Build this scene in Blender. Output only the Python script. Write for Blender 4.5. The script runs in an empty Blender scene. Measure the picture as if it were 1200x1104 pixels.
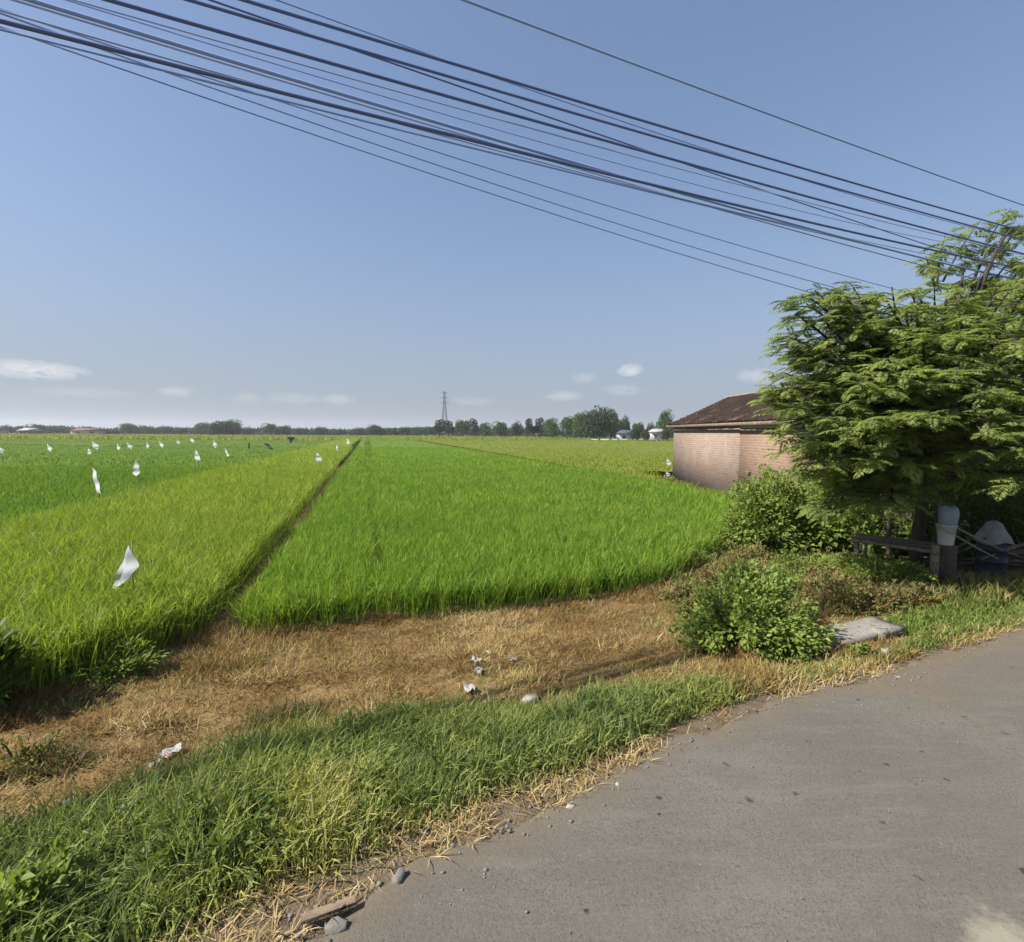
import bpy, math, random
import numpy as np
random.seed(7)
rng = np.random.default_rng(7)
S = bpy.context.scene
COL = S.collection
R = math.radians

# ------------------------------------------------------------------ camera
F = 600.0
HZ = 507.0
PITCH = math.atan((552 - HZ) / F)
ROLL = R(0.3)
CAM = np.array([0.0, 0.0, 2.5])
cam_d = bpy.data.cameras.new('camera')
cam = bpy.data.objects.new('camera', cam_d)
COL.objects.link(cam)
cam.location = CAM
cam_d.sensor_fit = 'HORIZONTAL'
cam_d.sensor_width = 36
cam_d.lens = 18.0
cam_d.clip_start = 0.05
cam_d.clip_end = 9000
cam.rotation_mode = 'XYZ'
cp, sp = math.cos(PITCH), math.sin(PITCH)
fw = np.array([0, cp, -sp]); up0 = np.array([0, sp, cp]); rt0 = np.array([1.0, 0, 0])
rt = rt0 * math.cos(ROLL) + up0 * math.sin(ROLL)
upv = up0 * math.cos(ROLL) - rt0 * math.sin(ROLL)
from mathutils import Matrix
cam.matrix_world = Matrix(((rt[0], upv[0], -fw[0], 0), (rt[1], upv[1], -fw[1], 0),
                           (rt[2], upv[2], -fw[2], 2.5), (0, 0, 0, 1)))
S.camera = cam

def ray(px, py):
    return fw + rt * ((px - 600) / F) - upv * ((py - 552) / F)
def G(px, py, z=0.0):
    d = ray(px, py); t = (z - CAM[2]) / d[2]
    return CAM + d * t
def atY(px, py, y):
    d = ray(px, py); return CAM + d * (y / d[1])

# ------------------------------------------------------------------ helpers
def vnoise(x, y, seed=0):
    x = np.asarray(x, float); y = np.asarray(y, float)
    xi = np.floor(x).astype(np.int64); yi = np.floor(y).astype(np.int64)
    fx = x - xi; fy = y - yi
    fx = fx * fx * (3 - 2 * fx); fy = fy * fy * (3 - 2 * fy)
    def h(a, b):
        n = (a * 374761393 + b * 668265263 + seed * 974711) & 0x7fffffff
        n = ((n ^ (n >> 13)) * 1274126177) & 0x7fffffff
        return ((n ^ (n >> 16)) & 0xffff) / 65535.0
    return ((h(xi, yi) * (1 - fx) + h(xi + 1, yi) * fx) * (1 - fy) +
            (h(xi, yi + 1) * (1 - fx) + h(xi + 1, yi + 1) * fx) * fy)
def fbm(x, y, seed=0, o=3):
    s = 0; a = .5; n = 0
    for k in range(o):
        s = s + a * vnoise(x * 2 ** k, y * 2 ** k, seed + k); n += a; a *= .5
    return s / n
def sstep(t):
    t = np.clip(t, 0, 1); return t * t * (3 - 2 * t)
def unit(v):
    v = np.asarray(v, float)
    return v / np.maximum(np.linalg.norm(v, axis=-1, keepdims=True), 1e-9)

class MB:
    """collects vertices, faces and a per-vertex random value"""
    def __init__(s): s.V = []; s.F = {}; s.A = []; s.n = 0
    def add(s, V, faces, rnd=None):
        V = np.asarray(V, float).reshape(-1, 3)
        for f in (faces if isinstance(faces, list) else [faces]):
            f = np.asarray(f)
            if f.size: s.F.setdefault(f.shape[1], []).append(f + s.n)
        s.V.append(V); s.n += len(V)
        if rnd is None: rnd = np.full(len(V), random.random())
        s.A.append(np.broadcast_to(np.asarray(rnd, float), (len(V),)))
    def poly(s, pts, rnd=None):
        s.add(pts, np.arange(len(pts))[None], rnd)
    def box(s, c, size, rz=0, ax=None, bev=0.0, rnd=None):
        """box with bevelled-looking edges (chamfered along the long edges if bev)"""
        hx, hy, hz = [q / 2 for q in size]
        if bev > 0:
            b = min(bev, hx * .9, hy * .9, hz * .9)
            V = []
            for sx in (-1, 1):
                for sy in (-1, 1):
                    for sz in (-1, 1):
                        V += [(sx * (hx - b), sy * (hy - b), sz * hz), (sx * (hx - b), sy * hy, sz * (hz - b)), (sx * hx, sy * (hy - b), sz * (hz - b))]
            V = np.array(V)
            i = lambda sx, sy, sz, k: ((sx * 2 + sy) * 2 + sz) * 3 + k
            q = []; t = []
            for z in (0, 1): q.append([i(0, 0, z, 0), i(1, 0, z, 0), i(1, 1, z, 0), i(0, 1, z, 0)])
            for y in (0, 1): q.append([i(0, y, 0, 1), i(1, y, 0, 1), i(1, y, 1, 1), i(0, y, 1, 1)])
            for x in (0, 1): q.append([i(x, 0, 0, 2), i(x, 1, 0, 2), i(x, 1, 1, 2), i(x, 0, 1, 2)])
            for y in (0, 1):
                for z in (0, 1): q.append([i(0, y, z, 0), i(1, y, z, 0), i(1, y, z, 1), i(0, y, z, 1)])
            for x in (0, 1):
                for z in (0, 1): q.append([i(x, 0, z, 0), i(x, 1, z, 0), i(x, 1, z, 2), i(x, 0, z, 2)])
            for x in (0, 1):
                for y in (0, 1): q.append([i(x, y, 0, 1), i(x, y, 1, 1), i(x, y, 1, 2), i(x, y, 0, 2)])
            for x in (0, 1):
                for y in (0, 1):
                    for z in (0, 1): t.append([i(x, y, z, 0), i(x, y, z, 1), i(x, y, z, 2)])
            fs = [np.array(q), np.array(t)]
        else:
            V = np.array([(x, y, z) for x in (-hx, hx) for y in (-hy, hy) for z in (-hz, hz)])
            fs = [np.array([[0, 1, 3, 2], [4, 6, 7, 5], [0, 4, 5, 1], [2, 3, 7, 6], [0, 2, 6, 4], [1, 5, 7, 3]])]
        if ax is not None: V = V @ np.asarray(ax, float)
        elif rz:
            c_, s_ = math.cos(rz), math.sin(rz)
            V = V @ np.array([[c_, s_, 0], [-s_, c_, 0], [0, 0, 1]])
        s.add(V + np.asarray(c, float), fs, rnd)
    def tube(s, P, r, n=7, cap=True, rnd=None, jit=0):
        P = np.asarray(P, float); m = len(P)
        r = np.broadcast_to(np.asarray(r, float), (m,))
        T = unit(np.gradient(P, axis=0))
        ref = np.array([0, 0, 1.0]) if abs(T[0][2]) < .9 else np.array([1.0, 0, 0])
        N = unit(np.cross(T, ref)); B = np.cross(T, N)
        a = np.linspace(0, 2 * math.pi, n, endpoint=False)
        rr = r[:, None] * (1 + jit * (rng.random((m, n)) - .5))
        V = P[:, None] + rr[..., None] * (np.cos(a)[None, :, None] * N[:, None] + np.sin(a)[None, :, None] * B[:, None])
        i = np.arange(m - 1)[:, None] * n; j = np.arange(n)[None]; k = (j + 1) % n
        f = np.stack([i + j, i + k, i + n + k, i + n + j], -1).reshape(-1, 4)
        fs = [f]
        if cap: fs += [np.arange(n)[None][:, ::-1], (np.arange(n) + (m - 1) * n)[None]]
        s.add(V.reshape(-1, 3), fs, rnd)
    def lathe(s, prof, c=(0, 0, 0), n=24, rnd=None):
        prof = np.asarray(prof, float); m = len(prof)
        a = np.linspace(0, 2 * math.pi, n, endpoint=False)
        V = np.stack([prof[:, :1] * np.cos(a), prof[:, :1] * np.sin(a), np.repeat(prof[:, 1:], n, 1)], -1)
        i = np.arange(m - 1)[:, None] * n; j = np.arange(n)[None]; k = (j + 1) % n
        f = np.stack([i + j, i + k, i + n + k, i + n + j], -1).reshape(-1, 4)
        s.add(V.reshape(-1, 3) + np.asarray(c, float), f, rnd)
    def leaves(s, P, D, U, L, W, fold=.25, rnd=None):
        """folded pointed leaves: base P, direction D, up U"""
        P = np.asarray(P, float); n = len(P)
        if n == 0: return
        D = unit(D); Sd = unit(np.cross(D, U)); U = np.cross(Sd, D)
        L = np.broadcast_to(L, (n,))[:, None]; W = np.broadcast_to(W, (n,))[:, None]
        V = np.stack([P, P + D * L * .42 + Sd * W * .5 + U * W * fold, P + D * L - U * L * .12, P + D * L * .42 - Sd * W * .5 + U * W * fold], 1)
        b = np.arange(n)[:, None] * 4
        f = np.concatenate([b + np.array([[0, 1, 2]]), b + np.array([[0, 2, 3]])])
        if rnd is None: rnd = rng.random(n)
        s.add(V.reshape(-1, 3), f, np.repeat(rnd, 4))
    def blades(s, P, h, w, az, lean, curl, rnd=None):
        """grass blades of two segments"""
        P = np.asarray(P, float); n = len(P)
        if n == 0: return
        h, w, az, lean, curl = [np.broadcast_to(q, (n,)).astype(float) for q in (h, w, az, lean, curl)]
        dx = np.stack([np.cos(az), np.sin(az), np.zeros(n)], -1)
        fa = az + math.pi / 2 + (rng.random(n) - .5) * 2.4
        sd = np.stack([np.cos(fa), np.sin(fa), np.zeros(n)], -1) * (w / 2)[:, None]
        e1 = lean; e2 = lean + curl
        Z = np.array([0, 0, 1.0])
        p1 = P + dx * (np.sin(e1) * h * .55)[:, None] + Z * (np.cos(e1) * h * .55)[:, None]
        p2 = p1 + dx * (np.sin(e2) * h * .45)[:, None] + Z * (np.cos(e2) * h * .45)[:, None]
        V = np.stack([P - sd * .8, P + sd * .8, p1 + sd, p1 - sd, p2], 1)
        b = np.arange(n)[:, None] * 5
        if rnd is None: rnd = rng.random(n)
        s.add(V.reshape(-1, 3), [b + np.array([[0, 1, 2, 3]]), b + np.array([[3, 2, 4]])], np.repeat(rnd, 5))
    def build(s, name, mat, parent=None, smooth=False, loc=None):
        V = np.concatenate(s.V) if s.V else np.zeros((0, 3))
        if loc is not None: V = V - np.asarray(loc, float)
        me = bpy.data.meshes.new(name)
        me.vertices.add(len(V)); me.vertices.foreach_set('co', V.astype(np.float32).ravel())
        idx = []; tot = []
        for k, fl in s.F.items():
            f = np.concatenate(fl); idx.append(f.ravel()); tot.append(np.full(len(f), k))
        idx = np.concatenate(idx).astype(np.int32); tot = np.concatenate(tot).astype(np.int32)
        st = np.concatenate([[0], np.cumsum(tot)[:-1]]).astype(np.int32)
        me.loops.add(len(idx)); me.loops.foreach_set('vertex_index', idx)
        me.polygons.add(len(tot)); me.polygons.foreach_set('loop_start', st); me.polygons.foreach_set('loop_total', tot)
        if smooth: me.polygons.foreach_set('use_smooth', np.ones(len(tot), bool))
        at = me.attributes.new('rnd', 'FLOAT', 'POINT')
        at.data.foreach_set('value', np.concatenate(s.A).astype(np.float32))
        me.update(calc_edges=True); me.validate()
        me.materials.append(mat)
        o = bpy.data.objects.new(name, me); COL.objects.link(o)
        if parent is not None: o.parent = parent
        if loc is not None: o.location = loc
        return o

def tag(o, label=None, cat=None, group=None, kind=None):
    if label: o['label'] = label
    if cat: o['category'] = cat
    if group: o['group'] = group
    if kind: o['kind'] = kind
    return o
def empty(name, loc, rz=0):
    o = bpy.data.objects.new(name, None); COL.objects.link(o)
    o.empty_display_size = .2
    o.location = loc; o.rotation_euler = (0, 0, rz); return o
def copy_tree(o, parent=None):
    c = o.copy(); COL.objects.link(c)
    if parent is not None: c.parent = parent
    for ch in list(o.children): copy_tree(ch, c)
    return c

# ------------------------------------------------------------------ materials
class NT:
    def __init__(s, name):
        s.m = bpy.data.materials.new(name); s.m.use_nodes = True
        s.t = s.m.node_tree; s.N = s.t.nodes
        s.b = s.N['Principled BSDF']; s.out = s.N['Material Output']
    def n(s, typ, **kw):
        o = s.N.new(typ)
        for k, v in kw.items():
            if k[0] == '_': setattr(o, k[1:], v)
            else: o.inputs[k.replace('__', ' ')].default_value = v
        return o
    def l(s, a, b): s.t.links.new(a, b)
    def ramp(s, src, stops):
        r = s.N.new('ShaderNodeValToRGB'); e = r.color_ramp.elements
        while len(e) < len(stops): e.new(.5)
        for k, (p, c) in enumerate(stops):
            e[k].position = p; e[k].color = tuple(c) + (1,) if len(c) == 3 else c
        s.l(src, r.inputs['Fac']); return r.outputs['Color']
    def mix(s, f, a, b, mode='MIX'):
        m = s.N.new('ShaderNodeMix'); m.data_type = 'RGBA'; m.blend_type = mode
        for sock, v in ((m.inputs[0], f), (m.inputs[6], a), (m.inputs[7], b)):
            if isinstance(v, (int, float)): sock.default_value = v
            elif isinstance(v, tuple): sock.default_value = v + (1,) if len(v) == 3 else v
            else: s.l(v, sock)
        return m.outputs[2]
    def noise(s, scale, detail=4, rough=.55, vec=None, obj=False, dist=0):
        n = s.n('ShaderNodeTexNoise', Scale=scale, Detail=detail, Roughness=rough, Distortion=dist)
        if vec is None: vec = s.pos(obj)
        s.l(vec, n.inputs['Vector']); return n.outputs['Fac']
    def pos(s, obj=False):
        if obj: return s.N.new('ShaderNodeTexCoord').outputs['Object']
        return s.N.new('ShaderNodeNewGeometry').outputs['Position']
    def attr(s, a, out='Fac'):
        n = s.N.new('ShaderNodeAttribute'); n.attribute_name = a; return n.outputs[out]
    def mapping(s, v, scale=(1, 1, 1), rot=(0, 0, 0)):
        m = s.N.new('ShaderNodeMapping'); m.inputs['Scale'].default_value = scale; m.inputs['Rotation'].default_value = rot
        s.l(v, m.inputs['Vector']); return m.outputs['Vector']
    def bump(s, h, strength=.4, dist=.02):
        b = s.n('ShaderNodeBump', Strength=strength, Distance=dist); s.l(h, b.inputs['Height'])
        s.l(b.outputs['Normal'], s.b.inputs['Normal'])
    def math(s, op, a, b=None, clamp=False):
        m = s.N.new('ShaderNodeMath'); m.operation = op; m.use_clamp = clamp
        for k, v in enumerate((a, b)):
            if v is None: continue
            if isinstance(v, (int, float)): m.inputs[k].default_value = v
            else: s.l(v, m.inputs[k])
        return m.outputs[0]

def foliage(name, cols, nscale=.6, trans=.35, rough=.5, patch=None, spec=.3):
    """leaf material: colour by leaf and by slow patches, some light through the leaf"""
    t = NT(name)
    c = t.ramp(t.attr('rnd'), [(k / (len(cols) - 1), q) for k, q in enumerate(cols)])
    if patch is not None:
        f = t.ramp(t.noise(nscale, 3), [(.38, (0, 0, 0)), (.66, (1, 1, 1))])
        c = t.mix(f, c, t.mix(1, c, patch, 'MULTIPLY'))
    t.l(c, t.b.inputs['Base Color'])
    t.b.inputs['Roughness'].default_value = rough
    t.b.inputs['Specular IOR Level'].default_value = spec
    tr = t.n('ShaderNodeBsdfTranslucent')
    t.l(t.mix(1, c, (1.25, 1.3, .55), 'MULTIPLY'), tr.inputs['Color'])
    mx = t.n('ShaderNodeMixShader', Fac=trans)
    t.l(t.b.outputs[0], mx.inputs[1]); t.l(tr.outputs[0], mx.inputs[2])
    t.l(mx.outputs[0], t.out.inputs['Surface'])
    return t.m

def surf(name, c1, c2, scale=3, rough=.8, bump=.3, bdist=.01, bscale=None, obj=True, spec=.3, spots=None, metal=0):
    k_ = .68
    c1, c2 = [tuple(q * k_ for q in c_) for c_ in (c1, c2)]
    if spots: spots = tuple(q * k_ for q in spots)
    t = NT(name)
    f = t.ramp(t.noise(scale, 6, .6, obj=obj), [(.3, (0, 0, 0)), (.7, (1, 1, 1))])
    c = t.mix(f, c1, c2)
    if spots:
        g = t.ramp(t.noise(scale * 3.3, 3, obj=obj), [(.56, (0, 0, 0)), (.66, (1, 1, 1))])
        c = t.mix(g, c, spots)
    t.l(c, t.b.inputs['Base Color'])
    t.b.inputs['Roughness'].default_value = rough
    t.b.inputs['Specular IOR Level'].default_value = spec
    t.b.inputs['Metallic'].default_value = metal
    if bump: t.bump(t.noise(bscale or scale * 6, 5, obj=obj), bump, bdist)
    return t.m

M = {}
M['rice_right'] = foliage('rice_leaf_green', [(.095, .175, .022), (.135, .235, .030), (.175, .28, .040), (.26, .35, .060)], .35, .4, .6, (1.3, 1.15, 1.1), .12)
M['rice_left'] = foliage('rice_leaf_yellow', [(.165, .225, .028), (.22, .285, .040), (.275, .33, .052), (.38, .41, .085)], .5, .4, .6, (.86, .95, .9), .12)
M['rice_far'] = foliage('rice_leaf_far', [(.085, .165, .02), (.115, .205, .027), (.15, .24, .034), (.19, .28, .045)], .08, .4, .6, (1.25, 1.1, 1.0), .12)
M['rice_pale'] = foliage('rice_leaf_pale', [(.15, .215, .028), (.185, .245, .034), (.22, .27, .04), (.28, .31, .06)], .1, .4, .6, (1.15, 1.0, 1.0), .12)
M['verge'] = foliage('verge_grass', [(.13, .175, .055), (.19, .24, .075), (.25, .295, .095), (.32, .335, .14), (.40, .34, .18)], .9, .35, .6, (1.35, 1.2, 1.0), .15)
M['straw'] = foliage('dry_straw', [(.18, .112, .042), (.29, .198, .078), (.39, .285, .125), (.52, .41, .23)], .7, .15, .8, (.72, .68, .6), .1)
M['weed'] = foliage('weed_leaf', [(.11, .16, .028), (.16, .215, .04), (.21, .27, .054), (.30, .35, .09)], 1.2, .38, .55, (.8, .85, .9), .2)
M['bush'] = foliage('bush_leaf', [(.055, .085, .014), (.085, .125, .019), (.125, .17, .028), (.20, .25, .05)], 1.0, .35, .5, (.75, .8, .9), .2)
M['frond'] = foliage('tree_frond', [(.155, .20, .058), (.20, .248, .072), (.245, .292, .088), (.31, .35, .115)], .7, .5, .55, (.85, .88, .95), .15)
M['redweed'] = foliage('red_brown_weed', [(.16, .085, .03), (.20, .13, .045), (.13, .13, .03), (.10, .13, .03)], 1.5, .25, .6, (.8, .8, .8))
M['dry_weed'] = foliage('dry_weed', [(.10, .13, .03), (.15, .165, .045), (.21, .185, .07), (.30, .23, .105), (.22, .13, .06)], .8, .3, .6, (.85, .85, .85), .15)
M['far_leaf'] = foliage('distant_leaf', [(.030, .062, .015), (.044, .084, .019), (.060, .106, .024), (.082, .13, .030)], .05, .25, .6, (1.3, 1.15, 1.0))
M['dark_far_leaf'] = foliage('distant_dark_leaf', [(.020, .042, .013), (.028, .055, .015), (.040, .072, .018)], .05, .2, .6, (1.2, 1.1, 1.0))
M['bark'] = surf('bark', (.09, .065, .045), (.17, .135, .10), 9, .9, .6, .01)
M['shaded_bark'] = surf('shaded_bark', (.055, .042, .032), (.10, .08, .062), 9, .9, .6, .01)  # bark colour darkened to stand for the shade on the trunk
M['stem'] = surf('green_stem', (.10, .10, .04), (.17, .15, .07), 6, .8, .2)
M['wood'] = surf('weathered_wood', (.19, .14, .10), (.37, .28, .20), 7, .85, .5, .006, spots=(.06, .045, .035))
M['bamboo'] = surf('bamboo', (.30, .24, .14), (.42, .35, .22), 5, .7, .2)
M['cloth'] = surf('white_plastic_cloth', (.78, .78, .77), (.86, .86, .85), 5, .5, .2)
M['black_cloth'] = surf('black_plastic', (.02, .022, .02), (.045, .045, .042), 5, .5, .2)
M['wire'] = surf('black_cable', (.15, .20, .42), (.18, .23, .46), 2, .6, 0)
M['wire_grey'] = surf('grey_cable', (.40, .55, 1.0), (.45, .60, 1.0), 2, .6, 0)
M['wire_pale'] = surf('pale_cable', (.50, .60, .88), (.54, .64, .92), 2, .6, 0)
M['concrete'] = surf('concrete', (.26, .235, .20), (.40, .37, .32), 6, .9, .6, .01, spots=(.17, .15, .12))
M['stone'] = surf('pale_stone', (.42, .38, .31), (.58, .54, .46), 12, .9, .6, .008)
M['grey_stone'] = surf('grey_stone', (.17, .155, .135), (.30, .28, .25), 12, .9, .6, .008)
M['red_clay'] = surf('red_clay', (.34, .12, .06), (.44, .18, .09), 14, .9, .4)
M['white_plastic'] = surf('white_bucket', (.70, .72, .71), (.80, .81, .80), 3, .4, .1)
M['litter'] = surf('white_litter', (.40, .385, .36), (.55, .53, .50), 20, .5, .4)
M['pink_litter'] = surf('pink_litter', (.55, .16, .20), (.70, .40, .42), 20, .5, .4)
M['blue_bag'] = surf('blue_grey_plastic', (.27, .33, .44), (.42, .48, .57), 6, .5, .4, .02)
M['grey_cloth'] = surf('grey_cloth', (.30, .285, .265), (.46, .44, .41), 6, .9, .4)
M['drum'] = surf('dark_drum', (.03, .035, .045), (.055, .06, .07), 5, .5, .2)
M['steel'] = surf('galvanised_steel', (.22, .23, .25), (.30, .31, .33), 2, .5, .1, metal=.3)
M['white_wall'] = surf('white_plaster', (.50, .49, .46), (.62, .61, .58), 1.5, .9, .2)
M['far_roof'] = surf('distant_roof', (.16, .09, .07), (.26, .15, .11), 1, .9, .2)
M['blue_roof'] = surf('dark_blue_roof', (.06, .08, .12), (.10, .12, .17), 1, .7, .1)
M['pale_roof'] = surf('pale_sheet_roof', (.42, .42, .42), (.52, .52, .51), 1, .5, .1)
M['glass_dark'] = surf('dark_opening', (.012, .012, .012), (.022, .022, .022), 1, .4, 0)

# ------------------------------------------------------------------ layout lines (all as y over x)
edge_px = [(330, 1102), (400, 1066), (480, 1012), (560, 978), (660, 938), (740, 897), (820, 853), (930, 815), (1030, 790), (1110, 762), (1200, 733)]
E = np.array([G(a, b, 0)[:2] for a, b in edge_px])
E = np.vstack([[-12, E[0][1] - .62 * (E[0][0] + 12)], [-5, E[0][1] - .68 * (E[0][0] + 5)], E, [E[-1][0] + 20, E[-1][1] + 8.5], [E[-1][0] + 120, E[-1][1] + 45]])
def y_road(x): return np.interp(x, E[:, 0], E[:, 1])
verge_px = [(-60, 1020), (0, 990), (100, 962), (230, 900), (350, 862), (500, 842), (640, 836), (820, 815), (930, 797), (1010, 778)]
VG = np.array([G(a, b, -.05)[:2] for a, b in verge_px])
VG = np.vstack([[-12, -2.6], VG, [6.5, 6.62], [9, 8.1], [29, 16.5], [130, 60]])
def y_verge(x): return np.interp(x, VG[:, 0], VG[:, 1])
SOIL = -.30
fr_px = [(262, 752), (340, 741), (440, 729), (600, 714), (700, 702), (770, 691)]
FR = np.array([G(a, b, SOIL)[:2] for a, b in fr_px])
FR = np.vstack([FR, [3.4, 10.2], [5.9, 14.7], [9.5, 21.5]])
FL = np.array([[-14, 1.6], [-9.5, 3.3], [-6.5, 4.5], [-5.1, 5.1], [-4.75, 5.75], [-4.3, 6.8], [-3.9, 7.4]])
SL = -.283
u_of = lambda x, y: x - SL * y
U_DYKE = float(u_of(*G(240, 746, SOIL)[:2]))
U_SEAM = float(u_of(*G(438, 727, SOIL)[:2]))
U_FARLEFT = float(u_of(*G(0, 604, .42)[:2]))
U_RIGHT = 14.6
FRONT = np.vstack([FL[:-1], FR])
def y_front(x): return np.interp(x, FRONT[:, 0], FRONT[:, 1])
def terrain(x, y):
    x = np.asarray(x, float); y = np.asarray(y, float)
    yr, yf = y_road(x), np.minimum(y_front(x), y_road(x) + 5.5 + 0 * x)
    yf = np.maximum(yf, yr + 1.0)
    t = (y - yr - .25) / (yf - yr - .25)
    z = -.02 + (SOIL + .02) * sstep(t)
    near = sstep((y - yr - .1) / .5) * (np.abs(x) < 40) * (y < 40)
    z = z + near * (fbm(x * .9, y * .9, 3) - .5) * .16 * np.clip(1.3 - t, .15, 1)
    z = z + near * (fbm(x * 4, y * 4, 9) - .5) * .05
    # raised path between the two fields
    z = z + .10 * np.exp(-((u_of(x, y) - U_DYKE - .22) / .22) ** 2) * (y > 6.6) * (y < 200)
    return z

# ------------------------------------------------------------------ ground sheet
def axis(a, b, step, lo, hi, g=1.22):
    c = list(np.arange(a, b + 1e-6, step))
    s = step; v = c[-1]; r = []
    while v < hi: s *= g; v = min(v + s, hi); r.append(v)
    s = step; v = c[0]; l = []
    while v > lo: s *= g; v = max(v - s, lo); l.append(v)
    return np.array(l[::-1] + c + r)
xs = axis(-12, 14, .09, -3000, 3000); ys = axis(-1, 17, .09, -60, 3200)
X, Y = np.meshgrid(xs, ys)
Zg = terrain(X, Y)
gm = MB()
nx, ny = len(xs), len(ys)
i = (np.arange(ny - 1)[:, None] * nx + np.arange(nx - 1)[None]).ravel()
gm.add(np.stack([X, Y, Zg], -1).reshape(-1, 3), np.stack([i, i + 1, i + nx + 1, i + nx], -1), 0)
t = NT('ground_soil')
base = t.attr('Col', 'Color')
n1 = t.noise(2.2, 5, .6); n2 = t.noise(14, 6, .65); n3 = t.noise(60, 3, .7)
c = t.mix(t.ramp(n2, [(.3, (0, 0, 0)), (.72, (1, 1, 1))]), t.mix(1, base, (.62, .58, .55), 'MULTIPLY'), t.mix(1, base, (1.25, 1.22, 1.15), 'MULTIPLY'))
c = t.mix(t.ramp(n1, [(.35, (0, 0, 0)), (.7, (.55, .55, .55))]), c, t.mix(1, base, (.8, .62, .48), 'MULTIPLY'))
t.l(c, t.b.inputs['Base Color']); t.b.inputs['Roughness'].default_value = 1; t.b.inputs['Specular IOR Level'].default_value = .1
t.bump(t.math('ADD', n2, n3), .7, .03)
ground = gm.build('ground', t.m, smooth=True)
tag(ground, kind='structure')
x, y = X.ravel(), Y.ravel()
dry = np.array([.235, .162, .075]); dust = np.array([.16, .13, .092]); greens = np.array([.085, .085, .036])
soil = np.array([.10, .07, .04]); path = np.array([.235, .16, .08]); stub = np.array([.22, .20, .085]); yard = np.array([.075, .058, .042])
w = (fbm(x * 1.3, y * 1.3, 21) - .5)
def blend(a, b, f): return a * (1 - f[:, None]) + b * f[:, None]
C = np.tile(dust, (len(x), 1))
C = blend(C, np.tile(greens, (len(x), 1)), sstep((y - y_road(x) - .22 + w * .3) / .25))
C = blend(C, np.tile(dry, (len(x), 1)), sstep((y - y_verge(x) + w * .5 + .15) / .35))
C = blend(C, np.tile(soil, (len(x), 1)), sstep((y - y_front(x) - .1) / .4) * (x < 9))
pt = fbm(x * 1.1 + 9, y * 1.9, 23, 4); inS = sstep((y - y_verge(x)) / .3) * (1 - sstep((y - y_front(x) + .1) / .3))
C = blend(C, np.tile(np.array([.085, .06, .034]), (len(x), 1)), sstep((pt - .56) / .10) * inS * .75)
C = blend(C, np.tile(np.array([.30, .225, .115]), (len(x), 1)), sstep((.44 - pt) / .10) * inS * .7)
pg = fbm(x * 1.7 + 4, y * 2.4, 29, 3)
C = blend(C, np.tile(np.array([.115, .105, .04]), (len(x), 1)), sstep((pg - .58) / .12) * inS * .7)
far = sstep((y - 150) / 60)
C = blend(C, np.tile(path, (len(x), 1)), np.exp(-((u_of(x, y) - U_DYKE - .25) / .28) ** 4) * (y > 6.2) * (y < 170))
C = blend(C, np.tile(stub, (len(x), 1)), far)
C = blend(C, np.tile(np.array([.14, .17, .06]), (len(x), 1)), sstep((y - 330) / 60))
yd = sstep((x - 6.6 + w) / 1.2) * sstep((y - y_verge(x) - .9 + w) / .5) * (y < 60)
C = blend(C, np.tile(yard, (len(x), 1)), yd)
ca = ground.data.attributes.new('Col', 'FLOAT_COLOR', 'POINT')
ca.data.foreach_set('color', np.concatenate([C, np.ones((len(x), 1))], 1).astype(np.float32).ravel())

# ------------------------------------------------------------------ road
t = NT('old_asphalt')
p = t.pos()
n1 = t.noise(.9, 4, .6); n2 = t.noise(7, 5, .65); n3 = t.noise(90, 3, .75); n4 = t.noise(260, 2, .7)
c = t.mix(t.ramp(n1, [(.3, (0, 0, 0)), (.7, (1, 1, 1))]), (.136, .122, .103), (.178, .162, .136))
c = t.mix(t.ramp(n2, [(.35, (0, 0, 0)), (.75, (.6, .6, .6))]), c, (.130, .122, .106))
c = t.mix(t.ramp(n3, [(.30, (1, 1, 1)), (.50, (0, 0, 0))]), c, (.055, .05, .043))
c = t.mix(t.ramp(n4, [(.58, (0, 0, 0)), (.72, (.8, .8, .8))]), c, (.23, .21, .18))
wn = t.n('ShaderNodeTexNoise', Scale=9.0, Detail=3); t.l(p, wn.inputs['Vector'])
wa = t.N.new('ShaderNodeVectorMath'); wa.operation = 'MULTIPLY_ADD'; wa.inputs[1].default_value = (.16, .16, .16)
t.l(wn.outputs['Color'], wa.inputs[0]); t.l(p, wa.inputs[2])
# worn patches, darker seams, hairline cracks
pa_ = t.ramp(t.noise(.55, 6, .68, vec=t.mapping(p, (1, 2.2, 1), (0, 0, R(-28)))), [(.46, (0, 0, 0)), (.54, (.5, .5, .5))])
c = t.mix(pa_, c, t.mix(n3, (.088, .082, .072), (.150, .138, .118)))
dr = t.ramp(t.noise(2.8, 6, .75), [(.57, (0, 0, 0)), (.70, (.55, .55, .55))])
c = t.mix(dr, c, (.165, .145, .112))
cr = t.n('ShaderNodeTexVoronoi', _feature='DISTANCE_TO_EDGE', Scale=.75); t.l(wa.outputs[0], cr.inputs['Vector'])
ck = t.mix(1, t.ramp(cr.outputs['Distance'], [(.004, (1, 1, 1)), (.012, (0, 0, 0))]), t.ramp(t.noise(.7, 3), [(.56, (0, 0, 0)), (.66, (.25, .25, .25))]), 'MULTIPLY')
c = t.mix(ck, c, (.05, .045, .038))
vo = t.n('ShaderNodeTexVoronoi', Scale=3.6); t.l(wa.outputs[0], vo.inputs['Vector'])
sp_ = t.ramp(vo.outputs['Distance'], [(.06, (1, 1, 1)), (.11, (0, 0, 0))])
sp_ = t.mix(1, sp_, t.ramp(t.noise(1.2, 2), [(.30, (0, 0, 0)), (.44, (.95, .95, .95))]), 'MULTIPLY')
c = t.mix(sp_, c, (.032, .029, .026))
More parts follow.
